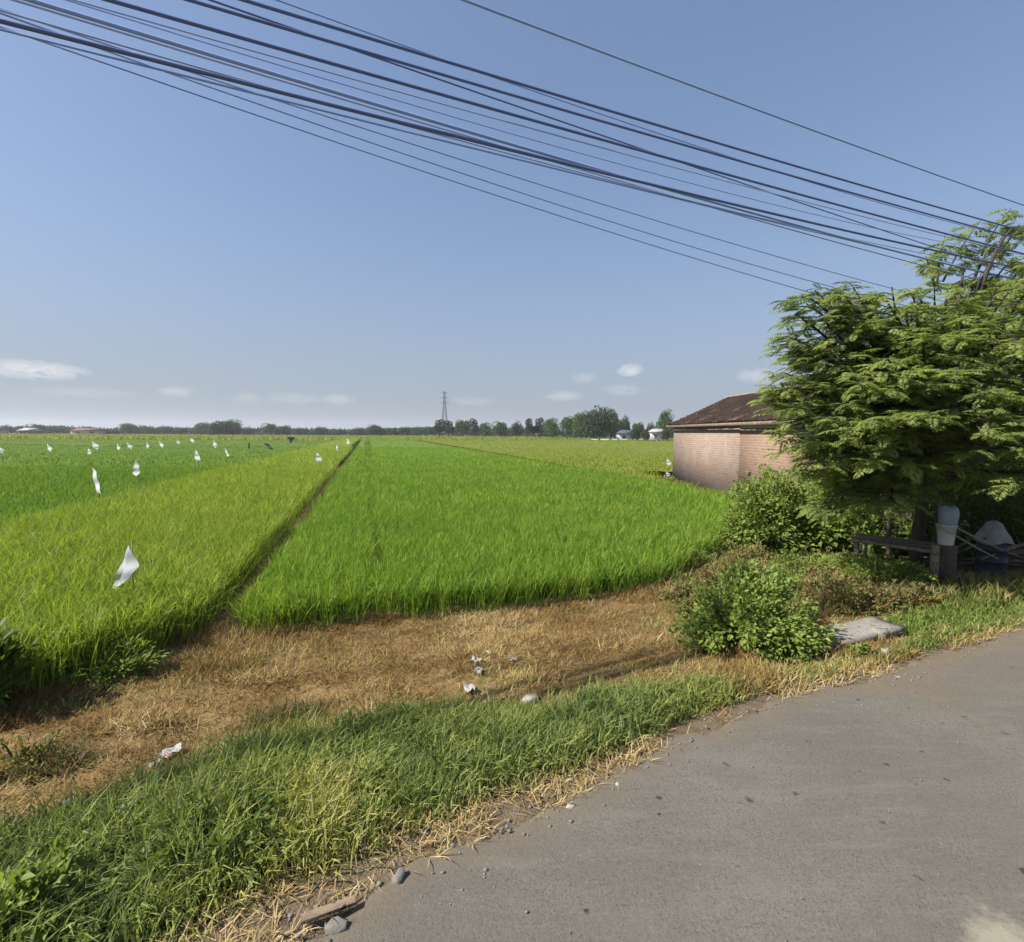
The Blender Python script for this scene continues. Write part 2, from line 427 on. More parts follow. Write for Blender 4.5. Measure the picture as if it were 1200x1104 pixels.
g2 = t.noise(38, 4, .8)
c = t.mix(t.ramp(g2, [(.30, (.75, .75, .75)), (.44, (0, 0, 0))]), c, (.066, .06, .052))
c = t.mix(t.ramp(g2, [(.58, (0, 0, 0)), (.70, (.7, .7, .7))]), c, (.225, .205, .175))
stv = t.mapping(p, (.35, 2.6, 1), (0, 0, R(-28)))
c = t.mix(t.ramp(t.noise(3.0, 6, .75, vec=stv), [(.50, (0, 0, 0)), (.68, (.55, .55, .55))]), c, (.18, .163, .135))
# reddish brick dust beside the broken tile
dr2 = t.N.new('ShaderNodeVectorMath'); dr2.operation = 'DISTANCE'; t.l(p, dr2.inputs[0]); dr2.inputs[1].default_value = tuple(G(1075, 803, 0))
rd = t.math('MULTIPLY', t.math('ADD', t.math('SUBTRACT', .42, dr2.outputs['Value']), t.math('MULTIPLY', t.math('SUBTRACT', t.noise(6, 5, .7), .5), 1.1)), 1.3, clamp=True)
c = t.mix(t.math('MULTIPLY', rd, .55), c, (.20, .115, .07))
# pale ragged patch in the near right corner
ds = t.N.new('ShaderNodeVectorMath'); ds.operation = 'DISTANCE'; t.l(p, ds.inputs[0]); ds.inputs[1].default_value = tuple(G(1185, 1112, 0))
sa = t.math('SUBTRACT', .25, ds.outputs['Value'])
sa = t.math('MULTIPLY', t.math('ADD', sa, t.math('MULTIPLY', t.math('SUBTRACT', t.noise(5, 5, .65), .5), .55)), 6.5, clamp=True)
c = t.mix(sa, c, t.mix(n3, (.24, .215, .16), (.34, .31, .235)))
# dusty, earthy margin
ed = t.attr('edge')
ef = t.math('ADD', ed, t.math('MULTIPLY', t.math('SUBTRACT', n2, .5), .8), clamp=True)
c = t.mix(ef, c, t.mix(n2, (.19, .152, .106), (.13, .10, .068)))
t.l(c, t.b.inputs['Base Color']); t.b.inputs['Roughness'].default_value = .9; t.b.inputs['Specular IOR Level'].default_value = .25
t.bump(t.math('ADD', t.math('MULTIPLY', g2, 1.2), t.math('ADD', n3, n4)), .7, .008)
rx = np.concatenate([np.arange(-12, -2.5, .15), np.arange(-2.5, 9, .03), np.arange(9, 126, .5)])
wv = np.concatenate([np.linspace(0, .5, 9), np.linspace(.7, 7.5, 24)])
ey = y_road(rx) + (fbm(rx * 2.3, rx * 0, 31) - .5) * .24 + (fbm(rx * 9, rx * 0, 5) - .5) * .14
RX = np.repeat(rx[:, None], len(wv), 1) + wv[None] * .47; RY = ey[:, None] - wv[None] * .88
RZ = .004 - .02 * (1 - sstep(wv / .06))[None] + (fbm(RX * .7, RY * .7, 4) - .5) * .012
rm = MB(); a, b = RX.shape
i = (np.arange(a - 1)[:, None] * b + np.arange(b - 1)[None]).ravel()
rm.add(np.stack([RX, RY, RZ], -1).reshape(-1, 3), np.stack([i, i + 1, i + b + 1, i + b], -1), 0)
road = rm.build('road', t.m, smooth=True); tag(road, kind='structure')
ea = road.data.attributes.new('edge', 'FLOAT', 'POINT')
rightdust = sstep((RX - 2.6) / 1.6) * .35
ev = np.clip((1 - sstep(wv / .38))[None] * .75 + rightdust * (1 - sstep(wv / 1.6))[None], 0, 1)
ea.data.foreach_set('value', ev.astype(np.float32).ravel())

# ------------------------------------------------------------------ rice
def rice_sheet(name, mat, uu, yy, top, keep, bump=.10, seed=0):
    """the closed leaf canopy the blades stand in"""
    U_, Y_ = np.meshgrid(uu, yy); X_ = U_ + SL * Y_
    k = keep(X_, Y_) * keep(X_, Y_ - .35) * keep(X_ + .22, Y_) * keep(X_ - .22, Y_)
    Z_ = SOIL + top * (.40 + .36 * sstep((Y_ - 10) / 60) + bump * (fbm(X_ * 2.2, Y_ * 2.2, seed) - .5) * 2 + .12 * (vnoise(X_ * 9, Y_ * 9, seed + 2) - .5))
    Z_ = np.where(k > .5, Z_, SOIL - .2)
    a, b = X_.shape
    i = (np.arange(a - 1)[:, None] * b + np.arange(b - 1)[None])
    ok = (k[:-1, :-1] + k[1:, :-1] + k[:-1, 1:] + k[1:, 1:]) > 3.5
    i = i[ok]
    m = MB(); m.add(np.stack([X_, Y_, Z_], -1).reshape(-1, 3), np.stack([i, i + 1, i + b + 1, i + b], -1), rng.random(X_.size))
    return m
def rice_blades(m, pts, n, h, w, spread=.07, lean=.30, curl=.6):
    """n blades in each hill"""
    P = np.repeat(pts, n, 0); k = len(P)
    a = rng.random(k) * 2 * math.pi; r = np.sqrt(rng.random(k)) * spread
    P = P + np.stack([np.cos(a) * r, np.sin(a) * r, np.zeros(k)], -1)
    hv = np.repeat(h * (.82 + .3 * rng.random(len(pts))), n) * (.7 + .38 * rng.random(k))
    rn = np.clip(np.repeat(rng.random(len(pts)), n) * .55 + rng.random(k) * .5 - .03, 0, 1)
    # upper leaves leave the stem half way up
    upl = rng.random(k) < .6
    q = np.repeat(rng.random(len(pts)), n)
    P[:, 2] += np.where(upl, h * (.38 + .22 * rng.random(k)), 0)
    hv = np.where(upl, hv * (.42 + .2 * rng.random(k)), hv)
    a = np.where(upl, rng.random(k) * 6.28, a + (rng.random(k) - .5))
    m.blades(P, hv, w * (.7 + .6 * rng.random(k)), a, np.abs(rng.normal(0, lean, k)) + .04 + upl * .22, rng.random(k) * curl, rn)
def grid_pts(u0, u1, y0, y1, su, sy, keep, jit=.25):
    uu = np.arange(u0, u1, su); yy = np.arange(y0, y1, sy)
    U_, Y_ = np.meshgrid(uu, yy)
    U_ = U_ + (rng.random(U_.shape) - .5) * su * jit * 2; Y_ = Y_ + (rng.random(U_.shape) - .5) * sy * jit * 2
    X_ = U_ + SL * Y_
    k = keep(X_, Y_) > .5
    X_, Y_ = X_[k], Y_[k]
    # only what this camera's neighbourhood can see
    v = (np.abs(X_) < (Y_ + 3.5) * 1.12)
    X_, Y_ = X_[v], Y_[v]
    return np.stack([X_, Y_, np.full(X_.shape, SOIL)], -1)

def ub_right(y): return np.minimum(5.5 + (y - 9.2) * 1.02, U_RIGHT)
def yf_right(x): return np.interp(x, FR[:6, 0], FR[:6, 1])
def edge_wob(x, y): return (fbm(x * 1.5, y * 1.5, 77) - .5) * .35
def keep_r(x, y):
    u = u_of(x, y)
    ok = (u > U_DYKE + .50 + edge_wob(x, y) * .5) & (u < ub_right(y) - .1 + edge_wob(x, y)) & (y > yf_right(x) + .0 + edge_wob(x, y) * .6) & (y < 185)
    sw = .065 + .0016 * y
    ok &= ~((np.abs(u - U_SEAM - .05 * np.sin(y * .7)) < sw) & (y > 5))
    return ok.astype(float)
def keep_l(x, y):
    u = u_of(x, y)
    yl = np.interp(x, FL[:, 0], FL[:, 1])
    return ((u > U_FARLEFT + .15) & (u < U_DYKE - .06 + edge_wob(x, y) * .6) & (y > yl - .15 + edge_wob(x, y)) & (y < 200)).astype(float)
def keep_fl(x, y):
    u = u_of(x, y)
    bunds = np.ones_like(x, bool)
    for q in (78,): bunds &= np.abs(y + .12 * u - q) > .2
    return ((u > -190) & (u < U_FARLEFT - .25) & (y > 3) & (y < 138) & bunds).astype(float)
def keep_p(x, y):
    u = u_of(x, y)
    return ((u > U_RIGHT + .5) & (u < 90) & (y > 33.5) & (y < 180) | (u > U_RIGHT + .4) & (x < 8.9) & (y > 24) & (y <= 33.5)).astype(float)

def stretch(y0, y1, s0, g):
    v = [y0]; s = s0
    while v[-1] < y1: v.append(v[-1] + s); s *= g
    return np.array(v)
HR, HL, HF, HP = .56, .74, .5, .55
# right field
m = rice_sheet('x', None, np.arange(U_DYKE + .4, U_RIGHT + .2, .12), stretch(6.5, 190, .10, 1.012), HR, keep_r, seed=1)
rice_blades(m, grid_pts(U_DYKE, U_RIGHT, 6.5, 16, .17, .17, keep_r), 34, HR * 1.08, .011)
rice_blades(m, grid_pts(U_DYKE, U_RIGHT, 16, 34, .22, .22, keep_r), 22, HR * 1.08, .015, .10)
rice_blades(m, grid_pts(U_DYKE, U_RIGHT, 34, 80, .36, .36, keep_r), 13, HR * 1.06, .028, .16)
rice_blades(m, grid_pts(U_DYKE, U_RIGHT, 80, 185, 1.0, 1.0, keep_r), 8, HR * 1.05, .09, .4)
o = m.build('rice_crop', M['rice_right'])
tag(o, 'bright green young rice standing right of the narrow earth path', 'rice', kind='stuff')
# left field, ripening
m = rice_sheet('x', None, np.arange(U_FARLEFT, U_DYKE, .12), stretch(2, 205, .10, 1.012), HL, keep_l, .12, seed=5)
rice_blades(m, grid_pts(U_FARLEFT, U_DYKE, 2, 14, .17, .17, keep_l), 44, HL * 1.05, .011, .10, .30, 1.0)
rice_blades(m, grid_pts(U_FARLEFT, U_DYKE, 14, 34, .22, .22, keep_l), 26, HL * 1.05, .015, .11, .30, 1.0)
rice_blades(m, grid_pts(U_FARLEFT, U_DYKE, 34, 80, .36, .36, keep_l), 13, HL * 1.05, .03, .18, .4, .8)
rice_blades(m, grid_pts(U_FARLEFT, U_DYKE, 80, 200, 1.0, 1.0, keep_l), 8, HL * 1.05, .09, .4, .4, .8)
o = m.build('rice_crop', M['rice_left'])
tag(o, 'yellow green ripening rice with white flags, left of the narrow earth path', 'rice', kind='stuff')
# darker field further left
m = rice_sheet('x', None, np.concatenate([-stretch(-(U_FARLEFT - .2), 190, .3, 1.03)[::-1]]), stretch(3, 140, .25, 1.012), HF, keep_fl, .08, seed=8)
rice_blades(m, grid_pts(-32, U_FARLEFT, 3, 34, .26, .26, keep_fl), 14, HF * 1.08, .02, .12)
rice_blades(m, grid_pts(-60, U_FARLEFT, 34, 80, .6, .6, keep_fl), 8, HF * 1.06, .05, .22)
rice_blades(m, grid_pts(-130, U_FARLEFT, 80, 138, 1.3, 1.3, keep_fl), 7, HF * 1.05, .11, .5)
o = m.build('rice_crop', M['rice_far'])
tag(o, 'deep green rice spread over the far left fields below the tree line', 'rice', kind='stuff')
# pale field behind, by the house
m = rice_sheet('x', None, np.arange(U_RIGHT + .3, 90, .5), stretch(24, 182, .3, 1.015), HP, keep_p, .08, seed=12)
rice_blades(m, grid_pts(U_RIGHT, 40, 24, 80, .55, .55, keep_p), 8, HP * 1.05, .045, .2)
rice_blades(m, grid_pts(U_RIGHT, 90, 80, 180, 1.3, 1.3, keep_p), 7, HP * 1.05, .11, .5)
o = m.build('rice_crop', M['rice_pale'])
tag(o, 'pale yellowish rice stretching from the brick house to the far trees', 'rice', kind='stuff')

# ------------------------------------------------------------------ verge grass, straw, gravel
def scatter(n, x0, x1, f):
    x = rng.uniform(x0, x1, n); y = rng.uniform(-3, 14, n)
    return x, y
def pts_between(n, x0, x1, lo, hi, pw=1.0):
    x = rng.uniform(x0, x1, n); a, b = lo(x), hi(x)
    y = a + (b - a) * rng.random(n) ** pw
    return x, y, (y - a) / np.maximum(b - a, 1e-3), b - a
m = MB()
x, y, f, wd = pts_between(200000, -6.5, 9.5, lambda x: y_road(x) + .10, lambda x: y_verge(x) + .12)
dens = sstep((f - .05) / .3) * (.25 + .75 * sstep((fbm(x * 2.2, y * 2.2, 14) - .25) / .3)) * (1 - .55 * sstep((f - .8) / .2))
dens *= np.where(x > 2.3, .75, 1.0)
# wall-to-wall density needs more plants where the strip is wide
k = rng.random(len(x)) < dens * np.clip(wd / 1.6, .25, 1)
x, y, f, wd = x[k], y[k], f[k], wd[k]
tall = np.clip(.12 + .12 * wd, .11, .34) * (.5 + .75 * fbm(x * 1.1, y * 1.1, 40)) * (.5 + .5 * sstep(f / .35))
cl = np.clip(fbm(x * 1.6, y * 1.6, 44) * 1.1 - .3 + rng.normal(0, .2, len(x)) + .35 * (1 - sstep(f / .25)), 0, 1)
m.blades(np.stack([x, y, terrain(x, y) - .01], -1), tall * (.55 + .7 * rng.random(len(x))),   .005 + .008 * rng.random(len(x)),
         rng.random(len(x)) * 6.28, np.abs(rng.normal(.25, .3, len(x))), .3 + rng.random(len(x)) * 1.1, cl)
o = m.build('verge_grass', M['verge'])
tag(o, 'thick green grass on the verge between asphalt and dry strip', 'grass', kind='stuff')
# grass strip right, between slab and road, brighter
m = MB()
x, y, f, wd = pts_between(26000, 5.0, 13, lambda x: y_road(x) + .05, lambda x: y_verge(x) + .75)
k = rng.random(len(x)) < .25 + .75 * sstep((fbm(x * 2, y * 2, 54) - .3) / .25)
x, y, f = x[k], y[k], f[k]
m.blades(np.stack([x, y, terrain(x, y) - .01], -1), (.06 + .10 * rng.random(len(x))) * (.6 + .6 * sstep(f / .3)), .008 + .008 * rng.random(len(x)),
         rng.random(len(x)) * 6.28, np.abs(rng.normal(.3, .3, len(x))), .3 + rng.random(len(x)), rng.random(len(x)))
o = m.build('verge_grass', M['weed'])
tag(o, 'bright short grass tufts between the bench and the asphalt', 'grass', kind='stuff')
# straw on the dry strip
m = MB()
x, y, f, wd = pts_between(150000, -7.5, 4.6, lambda x: y_verge(x) - .22, lambda x: np.minimum(y_front(x) + .15, y_verge(x) + 6))
k = rng.random(len(x)) < .25 + .75 * sstep((fbm(x * 2.6, y * 2.6, 64) - .25) / .35)
x, y = x[k], y[k]
st = sstep((fbm(x * .8, y * .8, 66) - .42) / .2)
m.blades(np.stack([x, y, terrain(x, y) + .0], -1), (.06 + .13 * rng.random(len(x))) * (.7 + .6 * st), .004 + .005 * rng.random(len(x)),
         rng.random(len(x)) * 6.28, np.clip(rng.normal(1.2 - .45 * st, .3, len(x)), .1, 1.5), .2 * rng.random(len(x)),
         np.clip(fbm(x * 1.4, y * 1.4, 61) * 1.3 - .35 + rng.normal(0, .22, len(x)), 0, 1))
# dead grass on the asphalt's edge
x, y, f, wd = pts_between(16000, -4, 9, lambda x: y_road(x) - .05, lambda x: y_road(x) + .5)
k = rng.random(len(x)) < sstep((fbm(x * 2.2, y * 2.2, 71) - .3) / .3)
x, y = x[k], y[k]
m.blades(np.stack([x, y, terrain(x, y) + .012], -1), .05 + .10 * rng.random(len(x)), .004 + .004 * rng.random(len(x)),
         rng.random(len(x)) * 6.28, np.clip(rng.normal(1.1, .35, len(x)), .1, 1.5), .3 * rng.random(len(x)), rng.random(len(x)) * .5 + .5)
# path between the fields
x0 = rng.uniform(6.8, 40, 9000); uu = U_DYKE + rng.uniform(.0, .5, 9000)
xx = uu + SL * x0
m.blades(np.stack([xx, x0, terrain(xx, x0)], -1), .05 + .12 * rng.random(9000), .006, rng.random(9000) * 6.28, rng.normal(.9, .35, 9000), .3, rng.random(9000))
o = m.build('dry_straw', M['straw'])
tag(o, 'tan dead grass and straw covering the strip in front of the rice', 'straw', kind='stuff')
# sparse green sprouts in the dry strip
m = MB()
x, y, f, wd = pts_between(16000, -7, 5.5, lambda x: y_verge(x), lambda x: np.minimum(y_front(x) + .1, y_verge(x) + 6))
k = rng.random(len(x)) < sstep((fbm(x * 1.0, y * 1.0, 81) - .46) / .18) * .9 + .4 * sstep((x - 1.8) / 1.5)
x, y = x[k], y[k]
m.blades(np.stack([x, y, terrain(x, y)], -1), .06 + .12 * rng.random(len(x)), .007, rng.random(len(x)) * 6.28, np.abs(rng.normal(.5, .3, len(x))), .7, .3 + .7 * rng.random(len(x)))
o = m.build('sprouting_grass', M['verge'])
tag(o, 'sparse green sprouts coming up through the dead grass', 'grass', kind='stuff')

def stone_mesh(m, c, r, flat=.6, seed=None, rnd=None):
    import itertools
    ph = (1 + 5 ** .5) / 2
    V = np.array([(-1, ph, 0), (1, ph, 0), (-1, -ph, 0), (1, -ph, 0), (0, -1, ph), (0, 1, ph), (0, -1, -ph), (0, 1, -ph), (ph, 0, -1), (ph, 0, 1), (-ph, 0, -1), (-ph, 0, 1)])
    Fc = np.array([(0, 11, 5), (0, 5, 1), (0, 1, 7), (0, 7, 10), (0, 10, 11), (1, 5, 9), (5, 11, 4), (11, 10, 2), (10, 7, 6), (7, 1, 8), (3, 9, 4), (3, 4, 2), (3, 2, 6), (3, 6, 8), (3, 8, 9), (4, 9, 5), (2, 4, 11), (6, 2, 10), (8, 6, 7), (9, 8, 1)])
    V = unit(V) * (.72 + .5 * rng.random((12, 1)))
    a = rng.random() * 6.28; ca, sa = math.cos(a), math.sin(a)
    V = V @ np.array([[ca, sa, 0], [-sa, ca, 0], [0, 0, 1]])
    m.add(V * np.array([r, r * (.6 + .4 * rng.random()), r * flat]) + np.asarray(c), Fc, rnd)
m = MB()
for k in range(900):
    x = rng.uniform(-3, 9.5); d = rng.normal(0, .16)
    y = float(y_road(x)) + d
    r = .006 + .014 * rng.random() ** 3
    stone_mesh(m, (x, y, float(terrain(x, y)) + r * .2 + (.022 if d < 0 else 0)), r)
for k in range(420):
    x = rng.uniform(-1.5, 7); y = float(y_road(x)) - rng.uniform(.2, 3.6)
    r = .004 + .008 * rng.random() ** 3
    stone_mesh(m, (x, y, r * .3 + .004), r)
o = m.build('gravel', M['grey_stone'])
tag(o, 'loose grit and pebbles scattered along the asphalt edge', 'gravel', kind='stuff')

# ------------------------------------------------------------------ bushes and weeds
def bush(name, c, rad, nst, nl, L, W, mat, label, cat='bush', seed=0, up=.35, group=None, stem_r=.012):
    """stems fan out from the base, leaves sit along their outer parts"""
    root = empty(name, c); r = np.random.default_rng(seed)
    sm = MB(); lm = MB()
    PL = []; DL = []
    for k in range(nst):
        a = r.random() * 6.28; q = math.sqrt(r.random())
        zt = (.25 + .75 * r.random()) if q < .75 else (.1 + .65 * r.random())
        tip = np.array([math.cos(a) * q * rad[0], math.sin(a) * q * rad[1], rad[2] * zt * math.sqrt(max(.12, 1 - .65 * q * q)) * (.85 + .3 * r.random())])
        b0 = np.array([math.cos(a) * .25 * q * rad[0], math.sin(a) * .25 * q * rad[1], -.05])
        ts = np.linspace(0, 1, 6)[:, None]
        mid = (b0 + tip) / 2 + np.array([0, 0, .22 * rad[2]]) + r.normal(0, .06, 3)
        P = (1 - ts) ** 2 * b0 + 2 * ts * (1 - ts) * mid + ts ** 2 * tip
        sm.tube(P, np.linspace(stem_r, stem_r * .3, 6), 5)
        n = nl // nst
        tt = .30 + .70 * r.random(n) ** .75
        Q = (1 - tt[:, None]) ** 2 * b0 + 2 * tt[:, None] * (1 - tt[:, None]) * mid + tt[:, None] ** 2 * tip
        sp = .11 * max(rad)
        Q = Q + r.normal(0, sp * .55, (n, 3)) * np.array([1, 1, .8])
        Q[:, 2] = np.maximum(Q[:, 2], .02)
        D = unit(Q - (b0 + np.array([0, 0, rad[2] * .25]))) + r.normal(0, .55, (n, 3)); D[:, 2] += .05
        PL.append(Q); DL.append(D)
    P = np.concatenate(PL); D = np.concatenate(DL)
    Un = np.tile([0, 0, 1.0], (len(P), 1)) + r.normal(0, up, (len(P), 3)) + np.array([-.25, -.2, 0])
    s_ = (.55 + .75 * r.random(len(P)))
    rn = np.clip(r.random(len(P)) * .75 + .25 * (vnoise(P[:, 0] * 6 + seed, P[:, 1] * 6 + P[:, 2] * 5, 3)), 0, 1)
    lm.leaves(P, D, Un, L * s_, W * s_, .18, rn)
    sm.build('stem', M['stem'], root); lm.build('foliage', mat, root)
    return tag(root, label, cat, group)
def gz(p): return (p[0], p[1], float(terrain(p[0], p[1])) - .02)
# by the house, broad-leaved
p = G(893, 640, SOIL + .05)
bush('leafy_bush', gz(p), (1.05, 1.0, 2.15), 100, 10500, .10, .06, M['weed'], 'rounded bush of glossy green leaves standing left before the brick wall', seed=2)
p = G(975, 640, SOIL + .1)
bush('leafy_bush', gz(p), (1.1, .9, 2.2), 56, 3200, .15, .095, M['weed'], 'loose bush with large light green leaves behind the bench end', seed=3)
p = G(1030, 640, SOIL + .1)
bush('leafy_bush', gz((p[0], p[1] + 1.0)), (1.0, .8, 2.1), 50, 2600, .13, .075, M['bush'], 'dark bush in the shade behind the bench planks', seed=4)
# front bush
p = G(895, 778, -.1)
bush('leafy_bush', gz((p[0] + .04, p[1] + .55)), (.92, .8, 1.02), 64, 8600, .066, .038, M['weed'], 'low spreading bush of yellow green leaves left of the concrete slab', seed=5)
p = G(850, 690, -.2)
bush('weed_clump', gz(p), (.7, .6, .62), 30, 900, .07, .035, M['redweed'], 'thin weeds, part brown, at the corner of the rice beside the bushes', 'weeds', seed=6)
p = G(1000, 720, -.1)
bush('weed_clump', gz((p[0] + .1, p[1] + .15)), (.75, .5, .55), 44, 2200, .06, .03, M['redweed'], 'reddish brown weeds between the front bush and bench leg', 'weeds', seed=7)
p = G(1045, 690, -.1)
bush('weed_clump', gz((p[0], p[1] + .1)), (.75, .5, .66), 44, 2600, .065, .034, M['weed'], 'green weeds growing under the front edge of the bench', 'weeds', seed=8)
p = G(940, 668, -.2)
bush('weed_clump', gz(p), (.8, .5, .5), 40, 1700, .06, .03, M['weed'], 'pale green weeds in front of the glossy rounded bush', 'weeds', seed=9)
p = G(810, 660, -.25)
bush('weed_clump', gz(p), (.55, .7, .55), 26, 900, .07, .03, M['weed'], 'tall thin weeds along the right edge of the green rice', 'weeds', seed=19)
p = G(1010, 770, 0)
bush('weed_clump', gz((p[0] - .02, p[1] + .02)), (.17, .13, .22), 9, 150, .07, .05, M['weed'], 'small bright weed sprouting against the concrete slab face', 'weeds', seed=10)
for k, (bx, by, rr, mt, lab) in enumerate([(965, 705, (.5, .45, .55), 'dry_weed', 'tangled half dry weeds behind the right side of the front bush'), (1005, 675, (.55, .45, .6), 'weed', 'green weeds left of the bench, under its narrow end'),
        (880, 655, (.6, .5, .55), 'dry_weed', 'half dry weeds at the foot of the glossy rounded bush'), (835, 640, (.55, .6, .6), 'weed', 'green weeds between the rice corner and the glossy rounded bush'),
        (1060, 715, (.5, .35, .42), 'redweed', 'brownish weeds before the thick bench leg'), (920, 690, (.6, .45, .55), 'weed', 'green weeds rising just behind the front bush'), (800, 700, (.5, .5, .38), 'dry_weed', 'sparse half dry weeds left of the front bush')]):
    p = G(bx, by, -.15)
    bush('weed_clump', gz(p), rr, 30, 1500, .06, .028, M[mt], lab, 'weeds', seed=110 + k)
# left frame edge
p = G(-22, 830, -.2)
bush('weed_clump', gz(p), (.42, .4, 1.0), 30, 1100, .13, .05, M['bush'], 'tall dark weed at the left end of the ripening rice', 'weeds', seed=11, up=.6)
p = G(30, 905, -.2)
bush('weed_clump', gz(p), (.4, .3, .3), 24, 700, .055, .024, M['dry_weed'], 'low dark weed patch on the dry strip', 'weeds', seed=12)
p = G(20, 1075, -.05)
bush('weed_clump', gz(p), (.5, .35, .34), 34, 1500, .065, .036, M['weed'], 'yellow green broadleaf weeds low in the verge grass', 'weeds', seed=13)
p = G(250, 1010, -.05)
bush('weed_clump', gz(p), (.5, .35, .30), 30, 900, .07, .028, M['bush'], 'dark leafy weeds among the tallest verge grass', 'weeds', seed=14)
p = G(130, 790, -.3)
bush('weed_clump', gz(p), (.7, .35, .42), 26, 800, .10, .03, M['weed'], 'weeds along the front foot of the ripening rice', 'weeds', seed=15)

# weedy ground between rice, house and bench
m = MB(); n = 90000
x = rng.uniform(2.2, 12.5, n); y = rng.uniform(6.5, 24, n)
k = (keep_r(x, y) < .5) & (y > y_verge(x) + .2) & (y < 18) & (x < 9.9) | ((keep_r(x, y) < .5) & (y >= 18) & (x < 9.85))
k &= (y > np.interp(x, [2.2, 2.8, 3.4, 14], [9.3, 8.6, 7.0, 7.0]) + (fbm(x * 2, y * 2, 92) - .5))
k &= (rng.random(n) < .25 + .75 * sstep((fbm(x * 1.6, y * 1.6, 93) - .28) / .25)) & ~((x > 7.3) & (y > 8.9) & (y < 15))
x, y = x[k], y[k]
m.blades(np.stack([x, y, terrain(x, y) - .01], -1), (.12 + .24 * rng.random(len(x))) * (.5 + .8 * fbm(x, y, 95)), .010 + .012 * rng.random(len(x)), rng.random(len(x)) * 6.28,
         np.abs(rng.normal(.3, .3, len(x))), .3 + .8 * rng.random(len(x)), np.clip(fbm(x * 1.3, y * 1.3, 96) * 1.2 - .2 + rng.normal(0, .2, len(x)), 0, 1))
o = m.build('yard_weeds', M['dry_weed'])
tag(o, 'knee high grass and weeds between the rice, the brick house and bench', 'weeds', kind='stuff')

# heaps of cut grass in the dry strip
def heap(px, py, rx_, ry_, h, n, label, mat='straw', L=.16, seed=0):
    r = np.random.default_rng(seed); p = G(px, py, -.15); m = MB()
    a = r.random(n) * 6.28; q = np.sqrt(r.random(n))
    x = np.cos(a) * q * rx_; y = np.sin(a) * q * ry_
    z = h * (1 - q ** 2) * r.random(n) ** .6
    z0 = terrain(p[0] + x, p[1] + y) - float(terrain(p[0], p[1]))
    m.blades(np.stack([x, y, z + z0 - .01], -1), L * (.5 + r.random(n)), .005 + .005 * r.random(n), r.random(n) * 6.28, np.clip(r.normal(1.25, .35, n), .2, 2), r.random(n) * .6, r.random(n))
    o = m.build('straw_heap', M[mat]); o.location = gz(p)
    return tag(o, label, 'straw heap', 'heaps of cut grass on the dry strip')
heap(340, 838, .42, .22, .10, 1500, 'brownish green cut grass heap just above the verge, left of centre', 'redweed', seed=1)
heap(60, 895, .32, .2, .12, 1200, 'dark heap of cut weeds at the far left of the dry strip', 'redweed', seed=2)
heap(170, 845, .5, .18, .09, 1200, 'long low heap of orange straw before the ripening rice', seed=3)
heap(300, 790, .45, .18, .07, 1000, 'flat twist of straw near the foot of the earth path', seed=4)
heap(600, 775, .5, .3, .07, 900, 'pale scatter of stalks round the white litter', seed=5)
heap(740, 760, .6, .3, .08, 1200, 'pale dead weeds near the front bush', seed=6)

# ------------------------------------------------------------------ broad tree on the right
def bez(a, b, c, n):
    t_ = np.linspace(0, 1, n)[:, None]
    return (1 - t_) ** 2 * a + 2 * t_ * (1 - t_) * b + t_ ** 2 * c
def fronds(m, B, az, el, L, droop, r, npair=12, wid=.30):
    """feathery compound leaves"""
    n = len(B); tt = (np.arange(npair) + 1) / npair
    e = el[:, None] - droop[:, None] * tt[None]
    ds = (L / npair)[:, None]
    hx = np.cumsum(np.cos(e) * ds, 1); hz_ = np.cumsum(np.sin(e) * ds, 1)
    P = B[:, None] + np.stack([hx * np.cos(az)[:, None], hx * np.sin(az)[:, None], hz_], -1)
    fwd = np.stack([np.cos(e) * np.cos(az)[:, None], np.cos(e) * np.sin(az)[:, None], np.sin(e)], -1)
    sd = np.stack([-np.sin(az), np.cos(az), np.zeros(n)], -1)[:, None] + np.zeros((n, npair, 1))
    ll = (L[:, None] * wid * np.sin(math.pi * (.18 + .74 * tt))[None])
    upn = np.cross(sd, -fwd)
    rn = np.clip(r.random(n)[:, None] * .8 + r.random((n, npair)) * .25, 0, 1)
    for s_ in (-1, 1):
        D = sd * s_ + fwd * .55 + np.array([0, 0, -.18]) + r.normal(0, .12, P.shape)
        m.leaves(P.reshape(-1, 3), D.reshape(-1, 3), upn.reshape(-1, 3) + r.normal(0, .15, (n * npair, 3)), ll.ravel(), ll.ravel() * .34, .08, rn.ravel())
